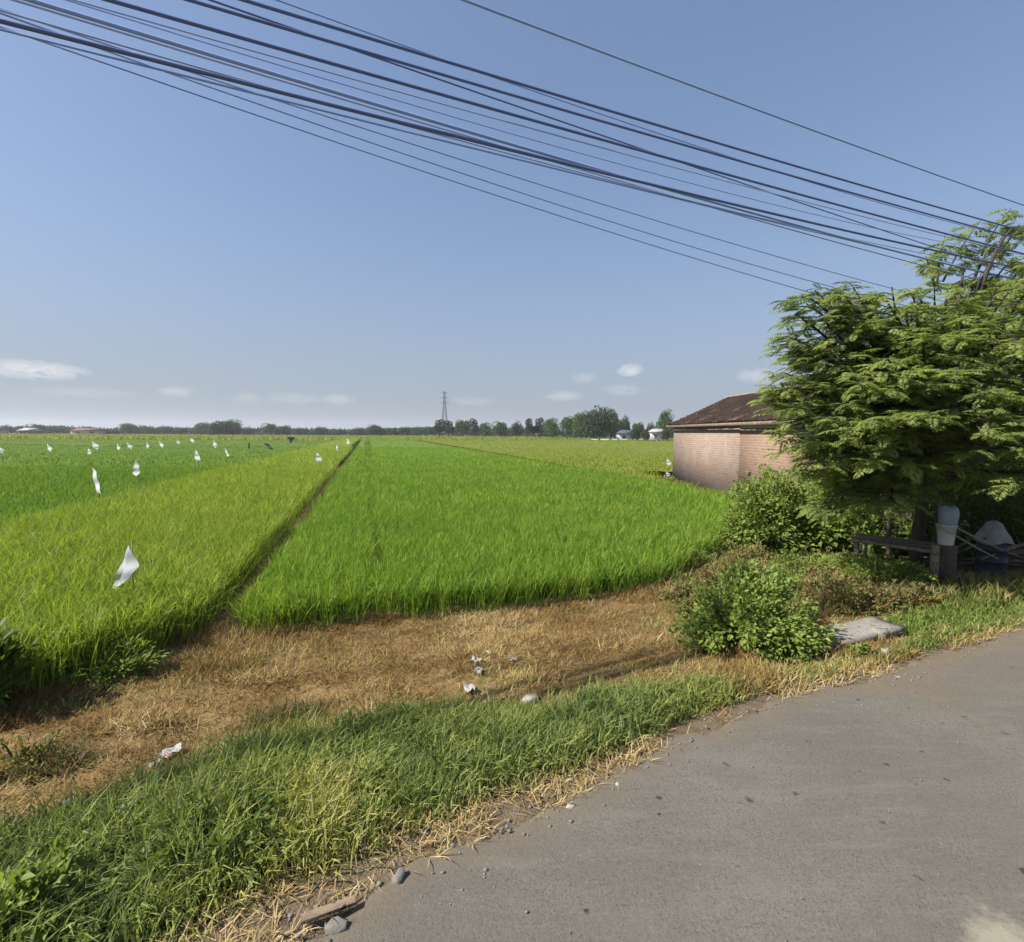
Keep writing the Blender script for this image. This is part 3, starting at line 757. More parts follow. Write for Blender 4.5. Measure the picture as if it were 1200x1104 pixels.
def big_tree():
    r = np.random.default_rng(33)
    base = np.array([8.35, 10.4, 0.0]); base[2] = float(terrain(base[0], base[1])) - .05
    root = empty('feathery_tree', base)
    tm = MB(); lm = MB()
    fork = base + np.array([.25, .15, 1.7])
    tm.tube(bez(base, base + np.array([.05, .1, .9]), fork, 8), np.linspace(.125, .095, 8), 12, jit=.12)
    for q in ((.35, .5, .06), (-.3, .35, .05), (.1, -.25, .045)):
        tm.tube(bez(base + np.array([q[0], q[1], -.02]), base + np.array([q[0] * 1.4, q[1], 1.0]), fork + np.array([q[0], q[1], .5]), 8), np.linspace(q[2], q[2] * .6, 8), 8, jit=.15)
    tips_px = [(945, 356, 8.7), (932, 398, 8.9), (922, 440, 9.0), (918, 478, 9.2), (930, 498, 8.4), (950, 350, 8.4), (985, 345, 8.8), (1030, 345, 8.8), (1070, 345, 9), (960, 370, 8.6), (935, 370, 8.8), (1010, 360, 9.4), (1060, 370, 9.2), (940, 420, 8.5), (960, 450, 8.3), (915, 470, 8.9), (925, 440, 8.8), (925, 405, 8.9), (918, 460, 9), (990, 345, 8.2), (1110, 350, 8.8), (990, 575, 8.8), (1030, 580, 8.6), (960, 530, 8.4), (980, 545, 8.0), (1010, 540, 7.8), (1040, 520, 7.8), (1070, 545, 8.0), (1000, 590, 8.4), (1045, 590, 8.3), (975, 600, 8.8), (940, 515, 8.6), (1060, 500, 7.6), (1020, 495, 7.6), (975, 490, 8.0), (1100, 450, 7.6), (1040, 455, 7.7), (1140, 480, 7.2), (1175, 510, 7.0), (1060, 560, 8.4), (950, 540, 9.2), (1010, 470, 8.6), (1070, 470, 8.2), (1120, 400, 8.4), (1045, 400, 9.2), (985, 520, 8.8), (1110, 480, 8.0), (1165, 450, 8.6), (1075, 520, 8.8), (1015, 600, 9.2), (965, 590, 9.6), (940, 400, 9.8), (985, 430, 10.2), (1160, 320, 13), (1210, 300, 13.5), (945, 480, 8.0), (955, 340, 9.0), (1000, 338, 9.4), (1045, 336, 9.6), (1095, 340, 10),
               (1130, 305, 13.6), (1165, 285, 14.0), (1195, 265, 14.6), (1150, 320, 12.6), (1185, 305, 13.4), (1200, 330, 12.2), (1170, 335, 12), (975, 395, 8.2), (1025, 378, 8.2), (1080, 392, 7.9), (1130, 365, 8.2), (1180, 345, 8.6),
               (1185, 415, 7.6), (1125, 432, 7.4), (1060, 440, 7.5), (1000, 445, 7.7), (955, 520, 8.0), (1000, 515, 7.5), (1045, 490, 7.3), (1095, 490, 7.1), (1150, 505, 7.0),
               (1190, 530, 7.0), (1230, 470, 7.2), (1240, 380, 8.0), (1235, 320, 9.0), (950, 420, 9.6), (975, 470, 9.0), (985, 550, 8.4), (1030, 545, 8.0), (960, 560, 9.0), (1230, 560, 7.0),
               (1150, 460, 7.2), (1090, 545, 8.2), (1000, 365, 8.6), (1060, 360, 8.6), (930, 455, 8.6), (1110, 340, 9.2), (1165, 390, 7.7), (1040, 420, 7.6), (1215, 440, 7.4), (1195, 490, 7.2)]
    tips = [atY(a, b, c) for a, b, c in tips_px]
    tips += [np.array(q) for q in ((12.8, 9.5, 5.2), (13.6, 11, 4.4), (12.4, 12.4, 5.8), (10.4, 13.2, 5.2), (8.4, 13.2, 4.9), (14.2, 9.6, 3.5), (13.0, 8.2, 3.0), (11.4, 11.2, 6.6), (9.8, 11.8, 5.5),
                                   (8.0, 12.0, 5.4), (6.9, 11.6, 4.6), (11.8, 13.8, 4.0), (13.8, 12.6, 3.4), (9.6, 13.8, 3.6), (7.2, 13.0, 3.6), (11, 9.8, 6.4), (12, 10.4, 6.2))]
    for k in range(46):
        a = r.random() * 6.28; zz = r.random()
        v = np.array([math.cos(a) * math.sqrt(1 - zz * zz * .8) * 3.3, math.sin(a) * math.sqrt(1 - zz * zz * .8) * 2.5, zz * 3.2])
        q = np.array([9.6, 10.6, 2.6]) + v * (.75 + .25 * r.random())
        if q[0] / q[1] > .62 + .03 * (q[2] - 3): tips.append(q)
    BB = []; AZ = []; EL = []; LL = []; DR = []
    for tip in tips:
        v = tip - fork; L = np.linalg.norm(v)
        out = unit(np.array([v[0], v[1], 0]))
        mid = fork + v * .5 + np.array([0, 0, .22 * L * (.6 + .6 * r.random())]) + r.normal(0, .15, 3)
        P = bez(fork, mid, tip, 12)
        tm.tube(P, np.linspace(.055 + .006 * L, .010, 12), 6)
        # side twigs along the outer part
        nt = 10
        for k in range(nt):
            tk = .42 + .58 * (k + r.random()) / nt
            b = (1 - tk) ** 2 * fork + 2 * tk * (1 - tk) * mid + tk ** 2 * tip
            d = unit(2 * (1 - tk) * (mid - fork) + 2 * tk * (tip - mid))
            a0 = math.atan2(out[1], out[0]) + (r.choice([-1, 1]) * (.5 + .6 * r.random()) if tk < .93 else r.normal(0, .2))
            tl = (.25 + .7 * r.random()) * (1.25 - .5 * tk)
            e = b + np.array([math.cos(a0) * tl, math.sin(a0) * tl, d[2] * .35 * tl - .05 + r.normal(0, .16) * tl])
            tm.tube(bez(b, (b + e) / 2 + np.array([0, 0, .08]), e, 4), np.linspace(.012, .004, 4), 4, cap=False)
            nf = int(r.integers(8, 17))
            for q in range(nf):
                s_ = (q + .5) / nf
                BB.append(b + (e - b) * (.25 + .75 * s_) + r.normal(0, .02, 3))
                sgn = 1 if q % 2 else -1
                AZ.append(a0 + sgn * (1.25 - .95 * s_) + r.normal(0, .42))
                EL.append(.14 + r.normal(0, .20)); LL.append(.17 + .21 * r.random() ** 1.3); DR.append(.4 + .65 * r.random())
    # upright young shoots at the top
    for (a, b, d, pb) in ((1108, 275, 13.2, (1098, 335)), (1150, 258, 13.8, (1105, 330)), (1185, 244, 14.4, (1150, 300)), (1085, 300, 12.8, (1095, 335)), (1195, 262, 14.6, (1170, 310))):
        tip = atY(a, b, d); bb = atY(pb[0], pb[1], d)
        tm.tube(bez(bb, (bb + tip) / 2 + np.array([-.06, 0, .15]), tip, 7), np.linspace(.028, .007, 7), 6)
        for q in range(20):
            s_ = .45 + .55 * q / 20
            BB.append(bb + (tip - bb) * s_ + r.normal(0, .03, 3)); AZ.append(r.random() * 6.28)
            EL.append(.25 + r.normal(0, .2)); LL.append(.34 + .26 * r.random()); DR.append(.7 + .4 * r.random())
    fronds(lm, np.array(BB), np.array(AZ), np.array(EL), np.array(LL), np.array(DR), r)
    tm.build('trunk', M['shaded_bark'], root, smooth=True, loc=None).location = -base
    c = lm.build('crown', M['frond'], root); c.location = -base
    tag(root, 'broad feathery tree with layered drooping branches beside the brick house', 'tree')
big_tree()

# ------------------------------------------------------------------ smaller trees
def clump_crown(r, rad, ncl, npc, L, zb):
    m = MB()
    for k in range(ncl):
        a = r.random() * 6.28; q = r.random() ** .5; zz = r.random()
        c = np.array([math.cos(a) * q * rad[0] * .72, math.sin(a) * q * rad[1] * .72, zb + (.18 + .66 * zz) * rad[2] * (1 - .35 * q * q)])
        cr = (.28 + .2 * r.random()) * min(rad[0], rad[2] * .8)
        d = unit(r.normal(0, 1, (npc, 3)))
        P = c + d * cr * (.45 + .6 * r.random((npc, 1)) ** .5) * np.array([1.1, 1.1, .75])
        rn = np.clip(r.random() * .5 + r.random(npc) * .5, 0, 1)
        m.leaves(P, d + r.normal(0, .6, (npc, 3)), d + np.array([0, 0, .8]) + r.normal(0, .4, (npc, 3)), L * (.6 + .8 * r.random(npc)), L * .6, .15, rn)
    return m
def far_proto(k, rad, H, mat, ncl=15, npc=170, L=.6):
    r = np.random.default_rng(100 + k)
    root = empty('distant_tree', (0, 0, 0))
    zb = H - rad[2]
    clump_crown(r, rad, ncl, npc, L, zb).build('crown', M[mat], root)
    t_ = MB()
    t_.tube([(0, 0, -.4), (.1, 0, zb * .6), (.2, .1, zb + rad[2] * .4)], [.28, .22, .12], 7)
    for q in range(4):
        a = q * 1.6 + r.random(); t_.tube([(.12, 0, zb * .8), (math.cos(a) * rad[0] * .4, math.sin(a) * rad[1] * .4, zb + rad[2] * .45)], [.12, .05], 5)
    t_.build('trunk', M['bark'], root)
    return root
protos = [far_proto(0, (5, 5, 6.5), 8, 'far_leaf', 17), far_proto(1, (4, 4, 7), 8.5, 'far_leaf', 14), far_proto(2, (6.5, 6, 5.5), 7, 'dark_far_leaf', 20),
          far_proto(3, (3, 3, 7), 9, 'dark_far_leaf', 12), far_proto(4, (6, 6, 7.5), 8.5, 'dark_far_leaf', 30, 200)]
pdim = [(10, 8), (8, 8.5), (13, 7), (6, 9), (12, 8.5)]
used = [False] * 5
trees = [  # px, top py, width px, distance, prototype, label
 (8, 499, 16, 380, 2, 'dark hazy tree beside the white house at the left frame edge'),
 (43, 497, 20, 380, 0, 'rounded hazy tree above the second pale house from the left edge'),
 (68, 500, 22, 390, 2, 'wide low tree just right of the second pale house on the left'),
 (88, 502, 18, 400, 1, 'small faint tree over the left end of the brown roof line'),
 (106, 501, 26, 390, 2, 'long low tree over the right end of the brown roof line'),
 (130, 503, 22, 380, 4, 'low dark tree left of the round topped tree in the left tree line'),
 (153, 496, 20, 370, 0, 'round topped tree standing higher, midway along the left tree line'),
 (174, 502, 18, 400, 2, 'faint low tree right of the round topped one in the left tree line'),
 (192, 500, 20, 410, 2, 'pale blue tree in the dip of the left tree line'),
 (214, 502, 20, 400, 2, 'low pale tree two left of the big dome tree'),
 (236, 495, 22, 360, 0, 'green round tree touching the left side of the big dome tree'),
 (263, 491, 34, 330, 4, 'largest dark dome shaped tree of the left tree line'),
 (291, 501, 18, 390, 2, 'low tree touching the right side of the big dome tree'),
 (317, 496, 18, 380, 0, 'pale round tree behind the black scare flags'),
 (331, 498, 18, 360, 4, 'dark tree right behind the black scare flags'),
 (352, 502, 20, 400, 2, 'low hazy tree to the right above the black scare flags'),
 (375, 501, 18, 390, 2, 'low tree above the white flag nearest the earth path'),
 (398, 503, 18, 400, 2, 'faint low tree just left of where the earth path ends'),
 (420, 502, 18, 400, 2, 'faint low tree straight over the end of the earth path'),
 (441, 497, 18, 360, 4, 'dark rounded tree just right of the end of the earth path'),
 (458, 501, 16, 370, 0, 'mid green tree left of the middle between path end and pylon'),
 (473, 499, 16, 370, 1, 'mid green tree halfway between path end and pylon'),
 (488, 500, 16, 370, 0, 'low green tree second left of the pylon'),
 (501, 501, 14, 370, 2, 'low green tree first left of the pylon'),
 (515, 491, 13, 300, 3, 'upright dark tree directly in front of the pylon foot, left one'),
 (526, 492, 12, 300, 3, 'upright dark tree directly in front of the pylon foot, right one'),
 (542, 489, 16, 300, 1, 'tall green tree first right of the pylon pair'),
 (556, 490, 12, 300, 3, 'narrow upright tree second right of the pylon pair'),
 (569, 495, 16, 300, 0, 'lower round tree third right of the pylon pair'),
 (586, 494, 20, 290, 0, 'broad round tree fourth right of the pylon pair'),
 (606, 496, 18, 270, 2, 'low broad tree left of the two dark pointed crowns'),
 (621, 490, 13, 250, 3, 'left one of two dark pointed crowns in the right tree line'),
 (633, 489, 12, 250, 3, 'right one of two dark pointed crowns in the right tree line'),
 (647, 490, 20, 240, 0, 'light green tree between dark pointed crowns and the big grove'),
 (665, 484, 17, 220, 1, 'tallest shoulder tree on the left of the big grove'),
 (681, 482, 24, 215, 0, 'light green tree, left half of the big grove'),
 (698, 476, 30, 210, 4, 'highest and broadest tree in the middle of the big grove'),
 (716, 478, 26, 215, 0, 'dark sided tree closing the right of the big grove'),
 (732, 490, 14, 240, 2, 'small dark tree right of the big grove above the dark blue roof'),
 (748, 492, 12, 230, 1, 'small tree between the dark blue and the white roof'),
 (763, 497, 12, 230, 2, 'low shrubby tree left of the small white roof'),
 (778, 480, 17, 200, 0, 'lone round tree rising behind the small white roof'),
 (744, 503, 12, 170, 2, 'low shrub before the house with the dark blue roof'),
 (757, 504, 10, 168, 2, 'low shrub in front, between the dark blue and the white roof'),
 (780, 503, 9, 166, 2, 'low shrub in front of the small white roof, by the brick wall'),
 (893, 453, 8, 120, 3, 'tip of a dark tree showing over the tiled ridge'),
]
for (px, py, wpx, d, k, lab) in trees:
    b = atY(px, 510, d); z0 = SOIL
    top = atY(px, py, d)[2]
    H = (top - z0) * 1.06; wm = wpx * d / F * 1.12
    if used[k]: o = copy_tree(protos[k])
    else: o = protos[k]; used[k] = True
    o.location = (b[0], d, z0); o.scale = (wm / pdim[k][0], wm / pdim[k][0], H / pdim[k][1]); o.rotation_euler = (0, 0, random.random() * 6.28)
    tag(o, lab, 'tree', 'trees along the far edge of the fields')
# continuous low scrub under and behind them
m = MB(); n = 30000
x = rng.uniform(-760, 240, n); yb = np.interp(x, [-760, -100, 0, 30, 60, 240], [440, 430, 400, 290, 260, 260]) + rng.normal(0, 5, n)
hh = 2.2 + 5.0 * fbm(x * .035, x * 0, 90) ** 1.5 + 1.0 * (x < 0)
z = SOIL + hh * rng.random(n) ** .7
d = unit(rng.normal(0, 1, (n, 3)) + np.array([0, -.6, .4]))
m.leaves(np.stack([x, yb, z], -1), unit(rng.normal(0, 1, (n, 3))), d, 1.5 + 1.4 * rng.random(n), 1.3, .1, np.clip(fbm(x * .06, x * 0, 91) * .7 + .3 * rng.random(n), 0, 1))
o = m.build('distant_wood', M['dark_far_leaf']); tag(o, 'low dark belt of scrub closing the fields at the horizon', 'wood', kind='stuff')
# dry grass belt in front of the wood
m = MB(); n = 26000
x = rng.uniform(-330, 130, n); y = rng.uniform(140, 330, n)
m.blades(np.stack([x, y, np.full(n, SOIL)], -1), .5 + .5 * rng.random(n), .22 + .2 * rng.random(n), rng.random(n) * 6.28, np.abs(rng.normal(.2, .2, n)), .4, rng.random(n))
o = m.build('dry_grass', M['rice_pale']); tag(o, 'pale dry grass belt between the rice and the far trees', 'grass', kind='stuff')

# trees and shrubs added behind the bench to darken the background
def darkening_tree(loc, H, rad, label, seed, mat='bush', ncl=20, npc=120, L=.16):
    r = np.random.default_rng(seed); root = empty('darkening_tree', loc)
    zb = H - rad[2]
    clump_crown(r, rad, ncl, npc, L, zb).build('crown', M[mat], root)
    t_ = MB(); t_.tube(bez(np.array([0, 0, -.1]), np.array([.15, 0, zb * .7]), np.array([.05, .1, zb + rad[2] * .5]), 7), np.linspace(.10, .05, 7), 8, jit=.15)
    for q in range(5):
        a = q * 1.3 + r.random(); t_.tube([(.08, 0, zb * .8), (math.cos(a) * rad[0] * .5, math.sin(a) * rad[1] * .5, zb + rad[2] * .5)], [.04, .015], 5)
    t_.build('trunk', M['bark'], root, smooth=True)
    return tag(root, label, 'tree')
for k, (bx, by, h_, lab) in enumerate([(9.4, 11.3, 1.5, 'shrub added to darken the space behind the bucket'), (10.6, 11.2, 1.8, 'shrub added to darken the space behind the grey cloth'), (11.9, 11.4, 2.0, 'shrub added to darken the right frame edge'), (8.0, 11.6, 1.3, 'shrub added to darken the space left of the tree trunk'), (13.2, 11.6, 2.0, 'unseen shrub added for darkness beyond the right frame edge')]):
    bush('darkening_shrub', (bx, by, float(terrain(bx, by)) - .02), (.85, .7, h_), 44, 2300, .12, .065, M['bush'], lab, seed=70 + k)  # dense shrubs put in so the background falls dark
darkening_tree((11.5, 13.2, SOIL + .1), 3.4, (1.9, 1.5, 3.0), 'dense tree added to darken the yard behind the bench', 51, ncl=26)
darkening_tree((14.6, 13.6, SOIL + .1), 3.8, (2.0, 1.6, 3.4), 'dense tree added for darkness at the right frame edge', 52, ncl=26)
darkening_tree((8.6, 13.4, SOIL + .05), 2.6, (1.0, .9, 1.5), 'slim added tree before the house front', 53, ncl=10)

# ------------------------------------------------------------------ brick house
def brick_mat(name, c1, c2, mortar, wash=None, washf=.5, base_grey=True, rotz=0):
    t = NT(name); p = t.pos()
    sx = t.N.new('ShaderNodeSeparateXYZ'); t.l(p, sx.inputs[0])
    cb = t.N.new('ShaderNodeCombineXYZ')
    t.l(t.math('ADD', sx.outputs[0], sx.outputs[1]), cb.inputs[0]); t.l(sx.outputs[2], cb.inputs[1])
    b = t.n('ShaderNodeTexBrick', Scale=1.0, Mortar__Size=.016, Brick__Width=.30, Row__Height=.115, Bias=0.0)
    c1, c2, mortar = [tuple(q * .48 for q in c_) for c_ in (c1, c2, mortar)]
    if wash: wash = tuple(q * .48 for q in wash)
    b.inputs['Color1'].default_value = c1 + (1,); b.inputs['Color2'].default_value = c2 + (1,); b.inputs['Mortar'].default_value = mortar + (1,)
    t.l(cb.outputs[0], b.inputs['Vector'])
    c = b.outputs['Color']
    n = t.noise(1.3, 5, .6); n2 = t.noise(9, 4, .6)
    c = t.mix(t.ramp(n2, [(.3, (0, 0, 0)), (.7, (.5, .5, .5))]), c, t.mix(1, c, (.7, .66, .62), 'MULTIPLY'))
    if wash: c = t.mix(t.math('MULTIPLY', t.ramp(n, [(.25, (.35, .35, .35)), (.7, (1, 1, 1))]), washf), c, wash)
    if base_grey:
        g = t.math('ADD', t.math('MULTIPLY', t.math('SUBTRACT', .38, sx.outputs[2]), 2.2), t.math('MULTIPLY', t.math('SUBTRACT', t.noise(3.2, 5, .7), .5), 5.0), clamp=True)
        c = t.mix(t.math('MULTIPLY', g, .55), c, (.24, .22, .205))
        st_ = t.ramp(t.noise(1.0, 6, .7, vec=t.mapping(p, (.9, .9, 1.1))), [(.5, (0, 0, 0)), (.62, (.5, .5, .5))])
        c = t.mix(st_, c, (.30, .25, .21))
    t.l(c, t.b.inputs['Base Color']); t.b.inputs['Roughness'].default_value = .95; t.b.inputs['Specular IOR Level'].default_value = .15
    t.bump(t.math('SUBTRACT', n2, b.outputs['Fac']), .5, .01)
    return t.m
M['brick_pink'] = brick_mat('washed_brick', (.40, .235, .17), (.56, .36, .27), (.64, .55, .47), (.57, .45, .38), .52)
M['brick_orange'] = brick_mat('orange_brick', (.42, .215, .13), (.54, .32, .21), (.56, .45, .37), (.54, .40, .31), .42, False)
t = NT('roof_tile'); n1 = t.noise(1.1, 5, .65); n2 = t.noise(7, 4, .6)
c = t.mix(t.ramp(n1, [(.35, (0, 0, 0)), (.68, (1, 1, 1))]), (.017, .012, .010), (.038, .024, .019))
c = t.mix(t.ramp(t.noise(.8, 4, .7), [(.56, (0, 0, 0)), (.70, (.8, .8, .8))]), c, (.17, .085, .055))
c = t.mix(t.ramp(n2, [(.62, (0, 0, 0)), (.74, (.3, .3, .3))]), c, (.15, .125, .10))
t.l(c, t.b.inputs['Base Color']); t.b.inputs['Roughness'].default_value = .95; t.b.inputs['Specular IOR Level'].default_value = .15
t.bump(n2, .4, .01)
M['roof_tile'] = t.m
def house():
    wb = G(788, 563, SOIL); x0 = 10.0; y1 = 31.8; y0 = 18.2; ys_ = 22.6; xw = 17.2
    ze, zr, xr = 3.05, 4.75, 13.5
    root = empty('brick_house', ((x0 + xw) / 2, (y0 + y1) / 2, SOIL))
    off = np.array(root.location)
    def put(m, n, mat, par=root, smooth=False):
        o = m.build(n, mat, par, smooth)
        o.location = -off if par is root else (0, 0, 0)
        return o
    m = MB(); T = .16
    m.box((x0 + T / 2, (ys_ + y1) / 2, (SOIL + ze) / 2 - .05), (T, y1 - ys_, ze - SOIL + .1))
    m.box(((x0 + T + xw) / 2, y1 - T / 2, (SOIL + ze) / 2 - .05), (xw - x0 - T, T, ze - SOIL + .1))
    for yy in (y1 - T / 2,):
        P = [(x0 + .02, yy - T / 2, ze), (xw, yy - T / 2, ze), (xr, yy - T / 2, zr - .08)]
        Q = [(a, yy + T / 2, c) for a, _, c in P]
        m.add(np.array(P + Q), [np.array([[0, 1, 2], [5, 4, 3]]), np.array([[0, 3, 4, 1], [1, 4, 5, 2], [2, 5, 3, 0]])])
    put(m, 'side_wall', M['brick_pink'])['label'] = 'pale washed brick wall, grey at its foot'
    m = MB(); zo = 2.72
    xo = x0 + .05
    m.box((xo + T / 2, (y0 + T + ys_) / 2, (SOIL + zo) / 2 - .05), (T, ys_ - y0 - T - .002, zo - SOIL + .1))
    # front wall facing the road with a window hole
    wx0, wx1, wz0, wz1 = 13.0, 13.75, .95, 2.15
    for (a, b, c, d) in ((xo, wx0, SOIL - .1, zo), (wx1, xw, SOIL - .1, zo), (wx0, wx1, SOIL - .1, wz0), (wx0, wx1, wz1, zo)):
        m.box(((a + b) / 2, y0 + T / 2, (c + d) / 2), (b - a - .001, T, d - c))
    m.box((xw - T / 2, (y0 + T + y1 - T) / 2, (SOIL + ze) / 2 - .05), (T, y1 - y0 - 2 * T - .002, ze - SOIL + .1))
    put(m, 'annex_wall', M['brick_orange'])['label'] = 'bare orange brick wall of the near part'
    m = MB(); m.box((xo + .12, (y0 + ys_) / 2, (zo + 3.02) / 2), (.26, ys_ - y0, .26), bev=.01)
    put(m, 'plaster_band', M['white_wall'])
    # window
    m = MB()
    for (cx, cz, sx, sz) in (((wx0 + wx1) / 2, wz0 + .03, wx1 - wx0, .06), ((wx0 + wx1) / 2, wz1 - .03, wx1 - wx0, .06), (wx0 + .03, (wz0 + wz1) / 2, .06, wz1 - wz0 - .13), (wx1 - .03, (wz0 + wz1) / 2, .06, wz1 - wz0 - .13)):
        m.box((cx, y0 - .01, cz), (sx, .08, sz), bev=.008)
    w = put(m, 'window', M['wood'])
    g = MB(); g.box(((wx0 + wx1) / 2, y0 + .06, (wz0 + wz1) / 2), (wx1 - wx0 - .13, .02, wz1 - wz0 - .13)); g.build('pane', M['glass_dark'], w)
    s_ = MB(); s_.box(((wx0 + wx1) / 2, y0 - .08, wz0 - .09), (wx1 - wx0 + .2, .20, .16), bev=.01); s_.build('sill', M['white_wall'], w)
    # roof of overlapping tile courses
    m = MB(); over = .35; ya, yb = y0 - .5, y1 + .35
    def slope(xe, zeave):
        nc = 19; L = np.array([xr - xe, zr - zeave]); n_ = int((yb - ya) / .055)
        yy = np.linspace(ya, yb, n_); rows = []
        for k in range(nc):
            for (f, dz) in ((k / nc, .07), ((k + .98) / nc, .008)):
                xx = xe + L[0] * f; zz = zeave + L[1] * f
                sag = -.035 * math.sin(f * math.pi) - .02 * np.sin(yy * .7 + 1)
                jit = .035 * (vnoise(np.floor(yy / .22), np.full(n_, k * 1.0), 4) - .5)
                rows.append(np.stack([np.full(n_, xx), yy, zz + dz + sag + .018 * np.sin(yy / .22 * 2 * math.pi) + jit], -1))
        A = np.array(rows); a, b = A.shape[:2]
        i = (np.arange(a - 1)[:, None] * b + np.arange(b - 1)[None]).ravel()
        m.add(A.reshape(-1, 3), np.stack([i, i + 1, i + b + 1, i + b], -1), 0)
    slope(x0 - over, ze - over * (zr - ze) / (xr - x0) + .10)
    slope(xw + over, ze - over * (zr - ze) / (xw - xr) + .10)
    rf = put(m, 'roof', M['roof_tile'])
    m = MB(); k = 0; yy = ya
    while yy < yb:
        a = np.linspace(-.1, math.pi + .1, 8); r1 = .13
        P = np.stack([xr + np.cos(a) * r1, np.full(8, yy), zr + .02 + np.sin(a) * r1 * .9], -1); Q = P + np.array([0, .40, -.012]); Q[:, 0] = xr + (Q[:, 0] - xr) * .9
        m.add(np.concatenate([P, Q]), np.stack([np.arange(7), np.arange(7) + 1, np.arange(7) + 9, np.arange(7) + 8], -1)); yy += .36
    m.build('ridge', M['concrete'], rf, smooth=True)
    m = MB()
    m.box((x0 - over + .03, (ya + yb) / 2, ze - .13), (.04, yb - ya, .14))
    m.box((x0 - .12, (ya + yb) / 2, ze - .01), (.30, yb - ya - .2, .03))
    m.build('fascia', M['wood'], rf)
    m = MB(); 
    dx, dz = xr - (x0 - over), zr - (ze - .1)
    ang = math.atan2(dz, dx)
    ax = np.array([[math.cos(ang), 0, math.sin(ang)], [0, 1, 0], [-math.sin(ang), 0, math.cos(ang)]])
    m.box(((xr + x0 - over) / 2, yb + .02, (zr + ze - .1) / 2 - .02), (math.hypot(dx, dz), .04, .16), ax=ax)
    m.build('verge_board', M['wood'], rf)
    tag(root, 'old brick house with mossy dark tiled roof at the edge of the rice', 'house')
house()
# two posts before the house
def post(x, y, H, r, label, lean=0, mat='wood'):
    z = float(terrain(x, y)); m = MB()
    m.tube([(0, 0, -.1), (lean * .5, 0, H * .5), (lean, 0, H)], [r, r * .95, r * .85], 8, jit=.18)
    o = m.build('wooden_post', M[mat], smooth=True); o.location = (x, y, z)
    return tag(o, label, 'post')
q = G(1020, 600, SOIL); post(q[0], 15.0, 2.6, .075, 'dark wooden post standing in front of the orange brick')
q = atY(982, 580, 13.2); post(q[0], 13.2, 1.5, .05, 'slanting pale branch stump behind the large leaved bush', -.35)

# ------------------------------------------------------------------ far buildings, fence, pylon
def far_house(px, py, d, w, dep, h, rh, wall, roofm, label):
    b = atY(px, py, d); root = empty('distant_house', (b[0], d, SOIL))
    m = MB(); m.box((0, 0, h / 2), (w, dep, h)); wl = m.build('wall', M[wall], root)
    for q in (-.25, .25):
        m = MB(); m.box((q * w, -dep / 2 - .01, h * .5), (w * .14, .06, h * .4)); m.build('window', M['glass_dark'], root)
    m = MB(); o_ = .5
    V = np.array([(-w / 2 - o_, -dep / 2 - o_, h), (w / 2 + o_, -dep / 2 - o_, h), (w / 2 + o_, dep / 2 + o_, h), (-w / 2 - o_, dep / 2 + o_, h), (-w / 2 + dep * .2, 0, h + rh), (w / 2 - dep * .2, 0, h + rh)])
    m.add(V, [np.array([[0, 1, 5, 4], [2, 3, 4, 5], [3, 2, 1, 0]]), np.array([[1, 2, 5], [3, 0, 4]])])
    m.build('roof', M[roofm], root)
    return tag(root, label, 'house', 'distant houses')
far_house(-2, 511, 360, 8, 7, 2.6, 2.0, 'white_wall', 'far_roof', 'white walled house at the left frame edge below the far trees')
far_house(36, 511, 365, 11, 8, 2.4, 2.0, 'far_roof', 'pale_roof', 'pale roofed house among the dark trees at far left')
far_house(105, 512, 370, 20, 8, 2.6, 1.8, 'white_wall', 'far_roof', 'long house with brown roof under the left tree line')
far_house(735, 507, 205, 8, 7, 2.6, 1.5, 'white_wall', 'blue_roof', 'house with dark blue roof right of the big grove')
far_house(771, 505, 190, 6, 5, 3.2, 1.3, 'white_wall', 'pale_roof', 'house with small white roof left of the brick house')
m = MB(); root_b = atY(690, 511, 175); xa, xb = root_b[0], 58
root = empty('white_fence', (xa, 175, SOIL))
m.box(((xb - xa) / 2, 0, .55), (xb - xa, .14, .5)); m.build('rail_wall', M['white_wall'], root)
x = 0; first = None; k = 0
while x < xb - xa:
    if first is None:
        pm = MB(); pm.box((0, 0, .8), (.45, .45, 1.6), bev=.05); first = pm.build('fence_post', M['white_wall'], root)
    else:
        c_ = first.copy(); COL.objects.link(c_); c_.parent = root; c_.location = (x, 0, 0)
    k += 1; x += 2.6 + (k * 37 % 5) * .3
tag(root, 'low white fence with posts in front of the far right houses', 'fence')

def pylon():
    d = 560; b = atY(521, 510, d); H = atY(521, 458, d)[2] - SOIL
    root = empty('transmission_pylon', (b[0], d, SOIL)); m = MB()
    w = lambda z: 3.2 * (1 - z / H) ** 1.15 + .55
    zs = [0]; 
    while zs[-1] < H - 2: zs.append(zs[-1] + max(2.6, w(zs[-1]) * 1.5))
    zs[-1] = H
    cs = [(-1, -1), (1, -1), (1, 1), (-1, 1)]
    for a, c in zip(zs[:-1], zs[1:]):
        for k in range(4):
            p0, p1 = cs[k], cs[(k + 1) % 4]
            A = lambda p, z: (p[0] * w(z), p[1] * w(z), z)
            m.tube([A(p0, a), A(p0, c)], .22, 4); m.tube([A(p0, a), A(p1, c)], .13, 4); m.tube([A(p1, a), A(p0, c)], .13, 4); m.tube([A(p0, c), A(p1, c)], .13, 4)
    m.build('tower', M['steel'], root)
    for z, l in ((H * .72, 5.5), (H * .83, 4.6), (H * .94, 3.6)):
        a = MB()
        for s_ in (-1, 1):
            for q in (-.5, .5):
                a.tube([(s_ * .5, q, z), (s_ * l, 0, z + .6)], .13, 4); a.tube([(s_ * .5, q, z + 1.4), (s_ * l, 0, z + .6)], .11, 4)
        a.build('cross_arm', M['steel'], root)
    tag(root, 'slender grey lattice power pylon rising behind the far trees', 'pylon')
pylon()

